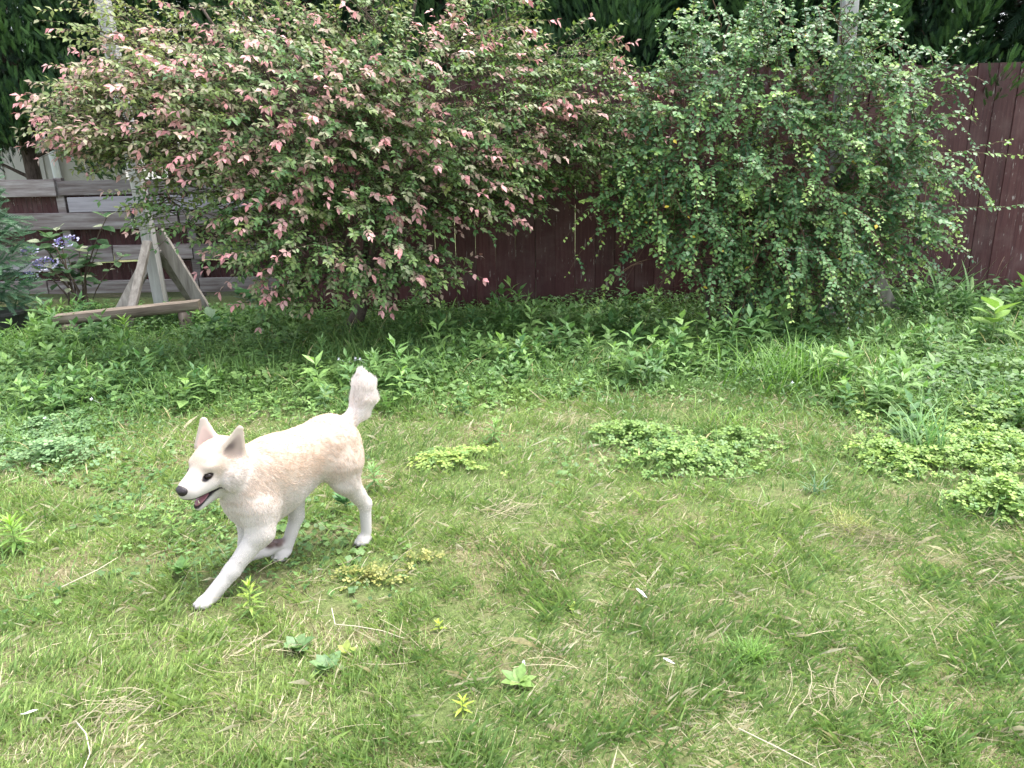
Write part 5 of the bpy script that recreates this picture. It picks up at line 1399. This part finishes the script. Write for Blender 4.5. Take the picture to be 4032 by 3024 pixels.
    ti = rg.choice(len(T_), nh, p=wt / wt.sum()); b1, b2 = rg.random(nh), rg.random(nh); sw = b1 + b2 > 1; b1[sw], b2[sw] = 1 - b1[sw], 1 - b2[sw]
    bw = np.stack([1 - b1 - b2, b1, b2], 1)
    lerp = lambda A: (A[T_[ti]] * (bw[..., None] if A.ndim == 2 else bw)).sum(1)
    R0, NN, FL, LEN, CC, BD = lerp(V), unit(lerp(NV)), lerp(flow), lerp(fl), lerp(col), lerp(bald)
    ok = BD < .5; R0, NN, FL, LEN, CC = [q_[ok] for q_ in (R0, NN, FL, LEN, CC)]; nh = len(R0)
    FT = unit(FL - NN * (FL * NN).sum(1, keepdims=True) * .92)
    clump = np.stack([vnoise(R0[:, 0] * 60 + R0[:, 1] * 35, R0[:, 2] * 60, 1, o) - .5 for o in (0, 7, 13)], 1)
    d0 = unit(FT * .95 + NN * .34 + clump * .36 + rg.normal(size=(nh, 3)) * .14); d1 = unit(FT * 1.0 + NN * .06 + clump * .34 + rg.normal(size=(nh, 3)) * .10 + np.array([0, 0, -.12]))
    LEN = LEN * rg.uniform(.5, 1.0, nh)
    t4 = np.array([0, .33, .66, 1.0])
    P = R0[:, None] - NN[:, None] * .001 + (d0[:, None] * (t4 - .5 * t4 ** 2)[None, :, None] + d1[:, None] * (.5 * t4 ** 2)[None, :, None]) * LEN[:, None, None]
    hc = bpy.data.hair_curves.new('fur'); hc.add_curves([4] * nh)
    hc.attributes['position'].data.foreach_set('vector', P.astype(np.float32).ravel())
    ra = hc.attributes.get('radius') or hc.attributes.new('radius', 'FLOAT', 'POINT')
    ra.data.foreach_set('value', (np.array([.00052, .00050, .00040, .00010])[None] * rg.uniform(.8, 1.3, (nh, 1))).astype(np.float32).ravel())
    ca = hc.attributes.new('Col', 'FLOAT_COLOR', 'POINT'); C4 = np.ones((nh, 4, 4), np.float32); C4[..., :3] = (CC * np.where(CC.max(1, keepdims=True) > .3, 1.58, 1.0) * rg.uniform(.93, 1.06, (nh, 1)))[:, None]; ca.data.foreach_set('color', np.clip(C4, 0, .9).ravel())
    m2, nn, ll = new_mat('dog_fur')
    at_ = nn.new('ShaderNodeAttribute'); at_.attribute_name = 'Col'; p_ = nn.new('ShaderNodeBsdfPrincipled'); p_.inputs['Roughness'].default_value = .6; p_.inputs['Specular IOR Level'].default_value = .25
    tr_ = nn.new('ShaderNodeBsdfTranslucent'); ms_ = nn.new('ShaderNodeMixShader'); ms_.inputs[0].default_value = .45
    ll.new(at_.outputs['Color'], p_.inputs['Base Color']); ll.new(at_.outputs['Color'], tr_.inputs['Color']); ll.new(p_.outputs[0], ms_.inputs[1]); ll.new(tr_.outputs[0], ms_.inputs[2])
    o_ = nn.new('ShaderNodeOutputMaterial'); ll.new(ms_.outputs[0], o_.inputs['Surface'])
    hc.materials.append(m2)
    link(bpy.data.objects.new('fur', hc), e)
    print('dog verts', n, 'hair', nh)
dog()
print('unique mesh tris', sum(len(m.loops) - 2 * len(m.polygons) for m in bpy.data.meshes if m.users))
